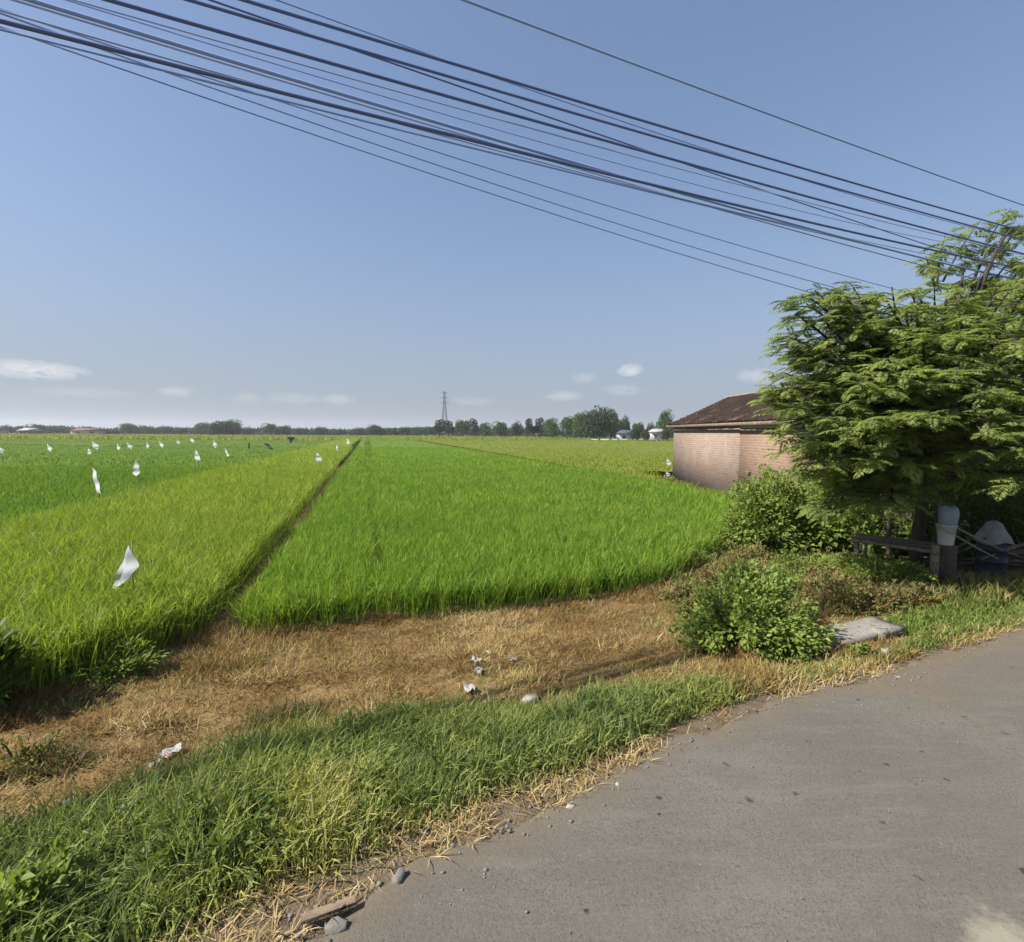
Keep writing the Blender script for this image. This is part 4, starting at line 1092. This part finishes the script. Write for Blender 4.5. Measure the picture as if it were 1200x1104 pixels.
# ------------------------------------------------------------------ flags
def flag(px, base_py, shape, label, canopy, mat='cloth', depth=None, seed=0, name='scare_flag', pole_h=None):
    """shape: cloth outline in photo pixels relative to (px, base_py); the cloth hangs from a stick in the rice"""
    b = G(px, base_py, canopy) if depth is None else atY(px, base_py, depth)
    s_ = b[1] / F; z0 = SOIL
    root = empty(name, (b[0], b[1], z0), -.18 + .10 * math.sin(seed * 2.3)); r = np.random.default_rng(seed)
    O = np.array([(q[0] * s_ * 1.08, 0, (b[2] - z0) - q[1] * s_) for q in shape])
    top = O[np.argmax(O[:, 2])]
    ph = top[2] + .04
    m = MB(); m.tube([(0, .07, -.1), (top[0] * .4, .065, ph * .5), (top[0], .06 * min(1, top[2]), ph)], [.012, .011, .008], 6)
    m.build('pole', M['bamboo'], root)
    # cloth: fan of the outline, subdivided and rippled, with a back face
    c = O.mean(0); n = len(O); V = []; rows = 7
    ring = []
    for k in range(n):
        for q in range(6): ring.append(O[k] + (O[(k + 1) % n] - O[k]) * q / 6)
    ring = np.array(ring); N_ = len(ring)
    size = max(np.ptp(O[:, 0]), np.ptp(O[:, 2]))
    lay = []
    for k in range(rows):
        f = k / (rows - 1); P = c + (ring - c) * f
        P[:, 1] +=   .02 * size * np.sin(P[:, 0] / size * 5 + P[:, 2] / size * 4 + seed) * f + .02 * size * np.sin(P[:, 2] / size * 13)
        lay.append(P)
    A = np.concatenate(lay); m = MB(); fs = []
    for sgn, off in ((1, 0), (-1, len(A))):
        for k in range(rows - 1):
            a = np.arange(N_); bb = (a + 1) % N_
            fs.append(np.stack([k * N_ + a, k * N_ + bb, (k + 1) * N_ + bb, (k + 1) * N_ + a], -1) + off)
    m.add(np.concatenate([A, A + np.array([0, .004, 0])]), fs)
    m.build('cloth', M[mat], root, smooth=True)
    return tag(root, label, 'flag', 'bird scaring flags in the rice')
tri = lambda w, h, lean=0: [(-w / 2 + lean, -h), (w / 2 + lean * .3, -h * .45), (w * .15, 0), (-w / 2, -h * .25)]
flag(150, 690, [(3, -53), (14, -28), (0, -11), (-16, 1), (-19, -1), (-8, -27)], 'largest white cloth flag, nearest, low in the ripening rice', .30, seed=1)
flag(116, 578, [(-9, -30), (-4, -26), (2, -6), (4, 1), (-1, -1), (-6, -12)], 'narrow slanting white flag on the border of the two left fields', .36, seed=2)
flag(161, 572, [(-1, -33), (3, -26), (4, -18), (0, -14), (-5, -17), (-3, -25)], 'white pear shaped flag on a visible stick, left of middle field', .34, seed=3)
flag(232, 545, [(-2, -18), (1, -14), (4, -6), (-2, -4), (-4, -9)], 'white flag right of the pear shaped one', .34, seed=4)
flag(266, 535, [(-3, -10), (0, -7), (3, -1), (0, 0)], 'thin white flag second right of the pear shaped one', .34, seed=5)
flag(374, 544, [(-2, -14), (1, -10), (4, -4), (-3, -2), (-4, -8)], 'small bright white flag close to the earth path', .34, seed=6)
flag(408, 521, [(-1, -7), (2, -4), (1, 0), (-2, -1)], 'tiny white flag near the far end of the path', .34, seed=7)
flag(395, 528, [(-1, -7), (1, -5), (1, 0), (-1, -1)], 'faint thin white flag between the two by the path', .34, seed=8)
for k, (px, py, w_, h_, lab) in enumerate([(1, 531, 10, 8, 'slanted white flag cut by the left frame edge'), (59, 530, 6, 10, 'pale flag alone below the second far house'),
        (105, 533, 5, 8, 'faint pale flag lower left of the square one'), (113, 527, 8, 10, 'square pale flag in the far left field'),
        (139, 528, 5, 8, 'pale flag first right of the square one'), (153, 527, 6, 9, 'pale flag second right of the square one'), (173, 526, 4, 8, 'pale flag third right of the square one'),
        (190, 525, 5, 8, 'pale flag fourth right of the square one'), (209, 521, 4, 6, 'tiny pale flag left of the dome tree'), (226, 519, 5, 6, 'tiny pale flag almost under the dome tree'), (252, 525, 5, 9, 'pale flag below the dome tree')]):
    flag(px, py, tri(w_, h_, (-1) ** k), lab, .18, seed=20 + k)
flag(784, 546, tri(5, 9), 'small white rag flag beside the corner of the brick wall', .2, depth=34.5, seed=41)
flag(783, 559, tri(5, 7), 'lower white rag flag at the foot of the brick wall corner', .2, depth=33.6, seed=42)
flag(315, 526, [(-6, -7), (-1, -6), (6, 0), (3, 2), (-2, -2)], 'black plastic scare flag leaning over the left field', .18, 'black_cloth', seed=43)
flag(341, 520, [(-5, -8), (6, -8), (3, -5), (1, -1), (-2, -1), (-2, -5)], 'black plastic scare flag right of the leaning black one', .2, 'black_cloth', seed=44)
flag(292, 528, [(-1, -9), (1, -9), (1, -2), (-1, -2)], 'thin black strip on a stick left of the leaning black flag', .18, 'black_cloth', seed=45)

# ------------------------------------------------------------------ overhead cables
dirw = np.array([.88, .475, 0]); dirw /= np.linalg.norm(dirw); nrm = np.array([-dirw[1], dirw[0], 0])
def cable(pts, off, rad, mat, label):
    P = []
    for a, b in pts:
        d = ray(a, b); t_ = off / (d @ nrm); q = CAM + d * t_
        P.append((q @ dirw, q[2]))
    P = np.array(P); c = np.polyfit(P[:, 0], P[:, 1], 2)
    c[0] = max(c[0], .0005)
    s_ = np.concatenate([np.linspace(-26, 30, 90)])
    z = np.polyval(c, s_)
    z = np.minimum(z, 12)
    Q = s_[:, None] * dirw + off * nrm + np.array([0, 0, 1]) * z[:, None] + CAM * np.array([1, 1, 0])
    m = MB(); m.tube(Q, rad * .85, 6, rnd=.5)
    o = m.build('overhead_cable', M[mat], smooth=True)
    return tag(o, label, 'cable', 'overhead cables')
cable([(0, 25), (75, 46), (150, 62), (270, 92), (400, 125), (500, 150), (600, 177), (720, 206), (800, 226), (1000, 272)], 5.70, .022, 'wire', 'thick black cable, lowest of the thick ones')
cable([(30, 0), (110, 22), (200, 51), (300, 80), (400, 109), (500, 139), (600, 170), (700, 200), (800, 226)], 5.80, .021, 'wire_grey', 'thick blue grey cable that joins the lowest thick black one')
cable([(-60, -50), (80, 5), (150, 25), (260, 57), (400, 98), (500, 128), (600, 156), (720, 190), (800, 212), (1000, 262)], 5.95, .008, 'wire_grey', 'thin grey cable between the two lower thick black cables')
cable([(115, 0), (200, 21), (340, 56), (400, 77), (500, 106), (570, 126), (640, 146), (720, 167), (800, 192), (1000, 245)], 5.70, .020, 'wire', 'thick black cable, second lowest of the thick ones')
cable([(215, 0), (270, 14), (330, 31), (400, 54), (500, 80), (610, 115), (720, 148), (800, 173), (1000, 232)], 5.70, .018, 'wire', 'thick black cable, second highest of the thick ones')
cable([(240, -2), (300, 20), (400, 55), (500, 86), (600, 120), (720, 163), (800, 193), (860, 214), (1000, 259)], 5.85, .011, 'wire', 'black cable crossing down through the middle of the bundle')
cable([(280, 0), (330, 15), (400, 35), (500, 63), (560, 83), (640, 107), (720, 135), (800, 161), (1000, 222)], 5.70, .019, 'wire', 'thick black cable, highest of the bundle')
cable([(325, 0), (400, 26), (480, 56), (560, 85), (640, 112), (720, 139), (900, 197), (1000, 229)], 5.85, .010, 'wire_grey', 'thin dark cable that starts above the highest thick one')
cable([(200, 90), (330, 114), (500, 158), (600, 188), (720, 221), (800, 246), (880, 264), (1000, 302)], 5.90, .011, 'wire_grey', 'grey cable just under the lowest thick black cable')
cable([(260, 98), (330, 118), (400, 142), (500, 175), (600, 203), (680, 232), (800, 269), (980, 320)], 6.00, .009, 'wire_grey', 'thin grey cable, third from the bottom')
cable([(280, 114), (400, 155), (500, 190), (610, 225), (800, 286), (945, 328)], 6.00, .009, 'wire_grey', 'thin grey cable, second from the bottom')
cable([(0, 33), (60, 52), (150, 85), (200, 100), (290, 128), (400, 168), (500, 203), (590, 232), (800, 299), (920, 334)], 6.00, .009, 'wire_grey', 'thin grey cable, lowest of all')
cable([(0, 10), (60, 28), (110, 44), (300, 103), (500, 154), (700, 207), (900, 256), (1000, 281)], 5.90, .010, 'wire_pale', 'faint pale cable hugging the lowest thick black one')
cable([(0, -8), (60, 12), (150, 42), (300, 88), (500, 146), (700, 205), (850, 245), (1000, 290)], 5.95, .013, 'wire_pale', 'faint pale cable above the lowest thick black one at left')
cable([(60, -4), (150, 20), (300, 57), (400, 88), (600, 141), (800, 203), (1000, 250)], 5.80, .009, 'wire_pale', 'faint pale cable below the second lowest thick one')
cable([(540, 0), (620, 30), (720, 65), (880, 130), (1000, 174), (1165, 237)], 7.2, .020, 'wire_grey', 'lone grey cable apart from the bundle, high at right')

# ------------------------------------------------------------------ bench and what stands round it
def bench():
    fl = G(1002, 655, -.10); 
    z0 = float(terrain(6.7, 8.5)); ztop = z0 + .66
    A = G(1001, 631, ztop); B = G(1093, 643, ztop); Cc = G(1132, 632, ztop)
    root = empty('bench', (B[0], B[1], z0)); off = np.array([B[0], B[1], z0])
    L_ = unit(B - A); Wd = unit(np.cross([0, 0, 1.0], L_)); 
    if Wd[1] < 0: Wd = -Wd
    W_ = .62; ln = float(np.linalg.norm(B - A))
    ax = np.array([L_, Wd, [0, 0, 1.0]])
    m = MB(); npk = 6
    for k in range(npk):
        w = W_ / npk
        c = A + L_ * ln / 2 + Wd * (w * (k + .5) + .02)
        m.box(c - off + np.array([0, 0, -.015 + .006 * (k % 2)]), (ln + .12 + .05 * (k % 3), w - .012, .03), ax=ax, bev=.005)
    m.build('seat', M['wood'], root)
    m = MB()
    m.tube([A - off - L_ * .08 - Wd * .02 + [0, 0, -.03], A - off + L_ * ln * .5 - Wd * .02 + [0, 0, -.045], B - off + L_ * .10 - Wd * .02 + [0, 0, -.05]], [.035, .033, .037], 8, jit=.1)
    m.build('front_rail', M['wood'], root, smooth=True)
    m = MB(); e0 = B - off + L_ * .04
    m.tube([e0 + [0, 0, -.06] - Wd * .1, e0 + Wd * .3 + [0, 0, -.05], e0 + Wd * (W_ + .1) + [0, 0, -.04]], .03, 8, jit=.1); m.build('end_rail', M['wood'], root, smooth=True)
    for (p, r) in ((A + L_ * .04, .04), (B + L_ * .03, .062), (A + L_ * .04 + Wd * W_, .04), (B + L_ * .02 + Wd * W_, .05)):
        g = float(terrain(p[0], p[1])); m = MB()
        zt = ztop + (.07 if r > .06 else -.06)
        m.tube([(p[0] - off[0], p[1] - off[1], g - z0 - .1), (p[0] - off[0] + .01, p[1] - off[1], (zt + g) / 2 - z0), (p[0] - off[0], p[1] - off[1], zt - z0)], [r * 1.05, r, r * .95], 9, jit=.2)
        m.build('leg', M['wood'], root, smooth=True)
    tag(root, 'rough wooden bench of planks on posts under the tree', 'bench')
    return A, B, L_, Wd, ztop
A, B, L_, Wd, ztop = bench()
# bucket with a blue grey sack standing on a stump at the bench end
pb = atY(1108, 638, B[1] + .22)
zb = pb[2]
g = float(terrain(pb[0], pb[1]))
m = MB(); m.lathe([(0, zb - g - .002), (.15, zb - g - .002), (.165, zb - g - .02), (.17, .25), (.19, -.08), (0, -.08)], n=14)
o = m.build('tree_stump', M['bark']); o.location = (pb[0], pb[1], g); tag(o, 'dark stump carrying the white bucket at the bench end', 'stump')
root = empty('bucket', (pb[0], pb[1], zb)); root.scale = (.84, .84, 1)
m = MB(); m.lathe([(0, .0), (.125, .0), (.13, .012), (.168, .33), (.178, .33), (.178, .35), (.165, .35), (.150, .20), (0, .20)], n=28); m.build('tub', M['white_plastic'], root, smooth=False)
a = np.linspace(0, math.pi, 12); m = MB(); m.tube(np.stack([np.cos(a) * .182, -.05 - np.sin(a) * .15, .335 - np.sin(a) * .12], -1), .004, 5); m.build('handle', M['steel'], root)
tag(root, 'white plastic bucket standing at the end of the wooden bench', 'bucket')
m = MB(); n = 22; prof = [(.10, .0), (.15, .03), (.165, .12), (.18, .26), (.185, .36), (.17, .42), (.12, .46), (.05, .44), (0, .43)]
a = np.linspace(0, 2 * math.pi, n, endpoint=False)
V = np.array([[(r_ * math.cos(q) * (1 + .10 * math.sin(3 * q + z_ * 12)), r_ * .75 * math.sin(q) * (1 + .08 * math.sin(4 * q - z_ * 9)), z_ + .02 * math.sin(2 * q + 1) * (z_ > .3)) for q in a] for r_, z_ in prof])
i = np.arange(len(prof) - 1)[:, None] * n; j = np.arange(n)[None]; k = (j + 1) % n
m.add(V.reshape(-1, 3), np.stack([i + j, i + k, i + n + k, i + n + j], -1).reshape(-1, 4))
o = m.build('plastic_sack', M['blue_bag'], smooth=True); o.location = (pb[0] + .01, pb[1], zb + .215); o.scale = (.84, .84, 1)
tag(o, 'blue grey plastic sack stuffed upright into the white bucket', 'sack')
# drum under a grey cloth, poles
pd = atY(1163, 640, 9.6); gd = float(terrain(pd[0], pd[1]))
m = MB(); m.lathe([(0, .66), (.21, .66), (.235, .655), (.235, .63), (.225, .62), (.225, .44), (.237, .43), (.225, .42), (.225, .22), (.237, .21), (.225, .20), (.225, .02), (.235, 0), (0, 0)], n=26)
o = m.build('drum', M['drum']); o.location = (pd[0], pd[1], gd); tag(o, 'dark steel drum in the shade behind the bench', 'drum')
zc = gd + .665
m = MB(); n = 30; a = np.linspace(0, 2 * math.pi, n, endpoint=False)
prof = [(0, .30), (.06, .30), (.12, .26), (.16, .16), (.22, .06), (.25, .0), (.275, -.10)]
V = np.array([[(r_ * math.cos(q) * (1 + .10 * math.sin(5 * q) * (k / 6)), r_ * math.sin(q) * (1 + .10 * math.sin(5 * q) * (k / 6)), z_ + .03 * math.sin(3 * q) * (k / 6)) for q in a] for k, (r_, z_) in enumerate(prof)])
i = np.arange(len(prof) - 1)[:, None] * n; j = np.arange(n)[None]; k = (j + 1) % n
m.add(V.reshape(-1, 3), np.stack([i + j, i + k, i + n + k, i + n + j], -1).reshape(-1, 4))
o = m.build('draped_cloth', M['grey_cloth'], smooth=True); o.location = (pd[0], pd[1], zc); tag(o, 'grey cloth bundled over the top of the dark drum', 'cloth')
for k, (a, b, ya, c, d, yb2, lab) in enumerate([(1122, 619, 8.9, 1165, 640, 9.2, 'upper pale bamboo pole between the bucket and the drum'), (1120, 628, 8.85, 1160, 650, 9.15, 'lower pale bamboo pole between the bucket and the drum'),
        (1150, 655, 9.2, 1215, 632, 10.2, 'dry branch lying up against the shaded undergrowth at right'), (1160, 640, 9.5, 1225, 662, 9.9, 'long dry branch sloping to the right behind the drum')]):
    P0, P1 = atY(a, b, ya), atY(c, d, yb2)
    P1 = P1 + (P1 - P0) * .25
    m = MB(); mid = (P0 + P1) / 2 + np.array([0, 0, -.02])
    m.tube(bez(P0, mid, P1, 6) - P0, [.017, .018, .017, .017, .016, .015], 7)
    o = m.build('bamboo_pole' if k < 2 else 'dry_branch', M['bamboo' if k < 2 else 'wood'], smooth=True); o.location = P0
    tag(o, lab, 'pole' if k < 2 else 'branch')
# a low heap of brushwood under them, as separate branches
for k in range(14):
    q = random.random(); x = 8.6 + 2.2 * random.random(); y = 9.7 + .9 * random.random(); L = .8 + .8 * random.random(); a = random.uniform(-.5, .6)
    g = float(terrain(x, y)); m = MB(); h0 = .04 + .05 * (k % 7)
    c = np.array([math.cos(a), math.sin(a), random.uniform(-.05, .25)])
    m.tube(bez(np.array([0, 0, 0.]), c * L * .5 + np.array([0, 0, .08]), c * L, 6), np.linspace(.024, .008, 6), 6, jit=.15)
    m.tube([c * L * .5 + [0, 0, .04], c * L * .5 + [.15, .22, .16]], [.012, .005], 5)
    o = m.build('dry_branch', M['wood'], smooth=True); o.location = (x, y, g + h0)
    tag(o, 'dry branch in the loose brushwood heap under the tree', 'branch', 'branches of the brushwood heap')

# ------------------------------------------------------------------ concrete slab over the ditch
def rock_slab(name, px, py, z, size, mat, label, cat, rz=0, tilt=(0, 0), seed=0, on_road=False):
    p = G(px, py, z); r = np.random.default_rng(seed); m = MB()
    n = 7; a = np.sort(r.random(n) * .8 + np.arange(n)) / n * 2 * math.pi
    rr = .66 + .45 * r.random(n)
    ring = np.stack([np.cos(a) * rr * size[0] / 2, np.sin(a) * rr * size[1] / 2], -1)
    lay = []
    for (s_, zz) in ((.9, 0), (1, size[2] * .25), (1, size[2] * .75), (.86, size[2])):
        q = np.concatenate([ring * s_, np.full((n, 1), zz)], 1); q[:, 2] += r.normal(0, size[2] * .16, n); lay.append(q)
    V = np.concatenate(lay + [np.array([[0, 0, size[2] * 1.02], [0, 0, 0]])]); fs = []
    for k in range(3):
        aa = np.arange(n); bb = (aa + 1) % n; fs.append(np.stack([k * n + aa, k * n + bb, (k + 1) * n + bb, (k + 1) * n + aa], -1))
    tr = np.stack([3 * n + np.arange(n), 3 * n + (np.arange(n) + 1) % n, np.full(n, 4 * n)], -1)
    m.add(V, [np.concatenate(fs), tr])
    o = m.build(name, M[mat]); g = float(terrain(p[0], p[1])) if not on_road else .004
    o.location = (p[0], p[1], g - .006); o.rotation_euler = (tilt[0], tilt[1], rz)
    return tag(o, label, cat)
p0, p1 = G(955, 760, .0), G(1042, 741, .0)
cx = (p0 + p1) / 2; dv = unit(p1 - p0); a = math.atan2(dv[1], dv[0])
m = MB(); r = np.random.default_rng(3); nxs, nys = 14, 8
gx, gy = np.meshgrid(np.linspace(-.78, .78, nxs), np.linspace(-.20, .20, nys))
wob = lambda q: (vnoise(gx * 4 + q, gy * 4, 5) - .5) * .03
top = np.stack([gx + (r.random(gx.shape) - .5) * .015, gy + wob(3) * (np.abs(gy) > .13), .065 + wob(0)], -1); bot = top.copy(); bot[..., 2] = -.03
i = (np.arange(nys - 1)[:, None] * nxs + np.arange(nxs - 1)[None]).ravel(); N_ = nxs * nys
f = np.stack([i, i + 1, i + nxs + 1, i + nxs], -1)
ringi = list(range(nxs)) + [k * nxs + nxs - 1 for k in range(1, nys)] + list(range(N_ - 2, N_ - nxs - 1, -1)) + [k * nxs for k in range(nys - 2, 0, -1)]
ri = np.array(ringi); rj = np.roll(ri, -1)
m.add(np.concatenate([top.reshape(-1, 3), bot.reshape(-1, 3)]), [f, f[:, ::-1] + N_, np.stack([ri + N_, rj + N_, rj, ri], -1)], 0)
o = m.build('concrete_slab', M['concrete']); o.location = (cx[0], cx[1] + .10, .005); o.rotation_euler = (0, R(-1.5), a)
tag(o, 'weathered concrete slab bridging the ditch at the road edge', 'slab')
for (px, py, lab, rz, sd) in ((975, 760, 'left concrete support block under the slab', .3, 1), (1030, 750, 'right concrete support block under the slab', .4, 2)):
    rock_slab('support_block', px, py, -.02, (.2, .2, .12), 'concrete', lab, 'block', rz, seed=sd)
for k, (nm, px, py, z, sz, mt, lab, ct, rz) in enumerate([
    ('stone', 668, 944, .01, (.075, .055, .04), 'stone', 'pale stone lying on the asphalt edge, left of the other one', 'stone', .3),
    ('stone', 724, 917, .01, (.07, .04, .03), 'stone', 'pale pointed stone lying at the asphalt edge, right of the rounder one', 'stone', 1.2),
    ('stone', 622, 828, -.1, (.20, .12, .07), 'stone', 'large pale stone in the dead grass above the verge', 'stone', .5),
    ('stone', 395, 1088, .0, (.14, .10, .05), 'grey_stone', 'grey stone at the asphalt edge near the bottom of the frame', 'stone', .2),
    ('stone', 468, 1030, .0, (.12, .08, .05), 'grey_stone', 'dark crumbled clod of asphalt in the dead grass margin', 'stone', .8),
    ('stone', 1036, 768, .0, (.13, .10, .09), 'stone', 'pale chunk of concrete by the right end of the slab', 'stone', .8),
    ('tile_shard', 1072, 809, .01, (.24, .12, .022), 'red_clay', 'broken red clay tile shard on the dusty asphalt', 'tile shard', -.3),
    ('tile_shard', 915, 830, .0, (.10, .06, .02), 'red_clay', 'small pinkish brick shard in the grass at the asphalt edge', 'tile shard', .9),
    ('stone', 1170, 712, .0, (.28, .14, .06), 'stone', 'flat pale stone in the grass at right near the bench', 'stone', -.4),
    ('stone', 1050, 793, .0, (.12, .05, .03), 'stone', 'thin pale shard beside the red tile shard', 'stone', .1),
    ('stone', 1085, 695, -.1, (.12, .09, .08), 'stone', 'pale stone beside the thick bench leg', 'stone', .1),
    ]):
    rock_slab(nm, px, py, z, sz, mt, lab, ct, rz, seed=60 + k)
def litter(px, py, z, s_, label, mat='litter', seed=0, cat='litter', name='litter_scrap', asp=.6):
    p = G(px, py, z); r = np.random.default_rng(seed); n = 6
    gx, gy = np.meshgrid(np.linspace(-.5, .5, n), np.linspace(-.5, .5, n))
    V = np.stack([gx * s_ + r.normal(0, .05 * s_, gx.shape), gy * s_ * asp + r.normal(0, .05 * s_, gx.shape), .03 + np.abs(r.normal(0, .16 * s_, gx.shape))], -1).reshape(-1, 3)
    i = (np.arange(n - 1)[:, None] * n + np.arange(n - 1)[None]).ravel(); f = np.stack([i, i + 1, i + n + 1, i + n], -1)
    m = MB(); m.add(np.concatenate([V, V + [0, 0, .003]]), [f[:, ::-1], f + n * n])
    o = m.build(name, M[mat]); o.location = (p[0], p[1], float(terrain(p[0], p[1]))); o.rotation_euler = (0, 0, r.random() * 3)
    return tag(o, label, cat)
litter(200, 880, -.1, .14, 'crumpled white plastic wrapper on the orange straw, upper piece', seed=1)
litter(193, 887, -.1, .08, 'crumpled pink plastic scrap between the white wrappers', 'pink_litter', seed=2)
litter(184, 893, -.1, .11, 'crumpled white plastic wrapper on the orange straw, lower piece', seed=3, asp=.35)
litter(558, 778, -.15, .13, 'white scrap, brightest of the litter in the middle of the dry strip', seed=4)
litter(572, 765, -.15, .08, 'small white scrap, uppermost of the litter in the dry strip', seed=5)
litter(601, 777, -.15, .09, 'white scrap, rightmost of the litter in the dry strip', seed=6)
litter(561, 793, -.15, .12, 'grey white scrap below the brightest white one', seed=7)
litter(550, 815, -.12, .14, 'pale scrap lowest of the litter in the dry strip', seed=8)
litter(84, 948, -.1, .10, 'whitish paper scrap near the left verge', seed=9)
litter(104, 947, -.1, .07, 'smaller whitish scrap beside the paper near the left verge', seed=10)
litter(80, 978, -.08, .20, 'grey rag half hidden in the grass at left', 'grey_cloth', seed=11, cat='rag', name='rag')
# a flat weathered plank at the asphalt edge
pa, pb_ = G(355, 1080, .02), G(415, 1058, .02)
m = MB(); v = unit(pb_ - pa); ax = np.array([v, np.cross([0, 0, 1.0], v), [0, 0, 1.0]])
m.box((0, 0, .012), (float(np.linalg.norm(pb_ - pa)) + .02, .055, .018), ax=ax, bev=.004)
o = m.build('plank', M['wood']); o.location = ((pa + pb_) / 2) * np.array([1, 1, 0]) + np.array([0, 0, .022]); tag(o, 'short weathered plank lying at the asphalt edge', 'plank')
# ------------------------------------------------------------------ light, sky, haze
SUN_EL, SUN_AZ = R(43), math.atan2(-.25, -.968)   # direction to the sun, from +x towards +y
sd = np.array([math.cos(SUN_EL) * math.cos(SUN_AZ), math.cos(SUN_EL) * math.sin(SUN_AZ), math.sin(SUN_EL)])
sl = bpy.data.lights.new('sun', 'SUN'); so = bpy.data.objects.new('sun', sl); COL.objects.link(so)
sl.energy = 5.0; sl.angle = R(.53); sl.color = (1, .95, .86)
from mathutils import Vector
so.rotation_euler = Vector(sd).to_track_quat('Z', 'Y').to_euler()
so.location = (-20, -10, 30)
W = bpy.data.worlds.new('World'); S.world = W; W.use_nodes = True
nt = W.node_tree; N = nt.nodes
bg = N['Background']
sky = N.new('ShaderNodeTexSky'); sky.sky_type = 'NISHITA'; sky.sun_disc = False
sky.sun_elevation = SUN_EL
sky.sun_rotation = math.pi / 2 - SUN_AZ     # clockwise from +y
sky.altitude = 30; sky.air_density = 1.0; sky.dust_density = 1.0; sky.ozone_density = 2.2
bg.inputs['Strength'].default_value = .092
# a few small low clouds, set by direction
geo = N.new('ShaderNodeTexCoord')
def vm(op, a, b=None):
    n = N.new('ShaderNodeVectorMath'); n.operation = op
    for k, v in enumerate((a, b)):
        if v is None: continue
        if isinstance(v, (tuple, list, np.ndarray)): n.inputs[k].default_value = tuple(float(q) for q in v)
        else: nt.links.new(v, n.inputs[k])
    return n
def mm(op, a, b=None, clamp=False):
    n = N.new('ShaderNodeMath'); n.operation = op; n.use_clamp = clamp
    for k, v in enumerate((a, b)):
        if v is None: continue
        if isinstance(v, (int, float)): n.inputs[k].default_value = float(v)
        else: nt.links.new(v, n.inputs[k])
    return n.outputs[0]
dn = vm('NORMALIZE', geo.outputs['Generated']).outputs[0]
mp = N.new('ShaderNodeMapping'); mp.inputs['Scale'].default_value = (1, 1, 2.2); nt.links.new(dn, mp.inputs[0])
nz = N.new('ShaderNodeTexNoise'); nz.inputs['Scale'].default_value = 42; nz.inputs['Detail'].default_value = 6; nz.inputs['Roughness'].default_value = .6
nt.links.new(mp.outputs[0], nz.inputs['Vector'])
total = None
for (px, py, rw, rh, st) in [(40, 433, 36, 8, .8), (10, 436, 22, 5, .5), (738, 434, 14, 8, .8), (207, 459, 16, 5, .4), (660, 464, 24, 6, .40), (396, 468, 18, 6, .35), (345, 467, 30, 6, .25), (684, 443, 14, 6, .3), (730, 457, 22, 7, .3), (290, 467, 14, 6, .25), (555, 470, 24, 5, .25), (885, 440, 20, 8, .45), (100, 460, 40, 5, .2)]:
    d = unit(ray(px, py)); a = unit(np.cross(d, [0, 0, 1.0])); b = np.cross(a, d)
    u = vm('DOT_PRODUCT', dn, a * (F / rw) * .92).outputs['Value']; v = vm('DOT_PRODUCT', dn, b * (F / rh) * .92).outputs['Value']
    fr = mm('GREATER_THAN', vm('DOT_PRODUCT', dn, d).outputs['Value'], .5)
    q = mm('ADD', mm('MULTIPLY', u, u), mm('MULTIPLY', v, v))
    q = mm('ADD', q, mm('MULTIPLY', mm('SUBTRACT', nz.outputs['Fac'], .5), 3.2))
    e = mm('SUBTRACT', 1.0, q, True)
    e = mm('MULTIPLY', mm('MULTIPLY', mm('MULTIPLY', e, fr), mm('ADD', mm('MULTIPLY', mm('SUBTRACT', nz.outputs['Fac'], .30), 4.2), 0.0, True)), st)
    total = e if total is None else mm('MAXIMUM', total, e)
mxn = N.new('ShaderNodeMix'); mxn.data_type = 'RGBA'
gam = N.new('ShaderNodeGamma'); gam.inputs['Gamma'].default_value = .65; nt.links.new(sky.outputs[0], gam.inputs['Color'])
tint = vm('MULTIPLY', gam.outputs[0], (1.11, 1.235, 1.47))
sz = N.new('ShaderNodeSeparateXYZ'); nt.links.new(dn, sz.inputs[0])
el = mm('MAXIMUM', sz.outputs[2], 0.0)
hf = mm('MULTIPLY', mm('EXPONENT', mm('MULTIPLY', mm('POWER', mm('DIVIDE', el, .21), 1.7), -1.0)), .90)
hmx = N.new('ShaderNodeMix'); hmx.data_type = 'RGBA'
nt.links.new(hf, hmx.inputs[0]); nt.links.new(tint.outputs[0], hmx.inputs[6]); hmx.inputs[7].default_value = (2.0, 2.28, 2.68, 1)
nt.links.new(total, mxn.inputs[0]); nt.links.new(hmx.outputs[2], mxn.inputs[6]); mxn.inputs[7].default_value = (5.2, 5.15, 5.2, 1)
nt.links.new(mxn.outputs[2], bg.inputs['Color'])
# haze
hm = bpy.data.materials.new('haze_air'); hm.use_nodes = True
hn = hm.node_tree.nodes; hn.remove(hn['Principled BSDF'])
pv = hn.new('ShaderNodeVolumePrincipled'); pv.inputs['Color'].default_value = (.86, .90, .96, 1); pv.inputs['Density'].default_value = .00027; pv.inputs['Anisotropy'].default_value = .2
hm.node_tree.links.new(pv.outputs[0], hn['Material Output'].inputs['Volume'])
m = MB(); m.box((0, 1570, 29), (6400, 3600, 60)); hz = m.build('haze', hm); tag(hz, kind='stuff')
hz['label'] = 'thin pale haze over the fields'; hz['category'] = 'haze'

# ------------------------------------------------------------------ render settings
S.render.engine = 'CYCLES'
S.view_settings.view_transform = 'Standard'; S.view_settings.look = 'None'; S.view_settings.exposure = .9; S.view_settings.gamma = 1
S.cycles.use_denoising = True
S.cycles.max_bounces = 6; S.cycles.diffuse_bounces = 3; S.cycles.glossy_bounces = 2; S.cycles.transmission_bounces = 4; S.cycles.volume_bounces = 0
S.cycles.transparent_max_bounces = 8
S.render.resolution_x = 1024; S.render.resolution_y = 942
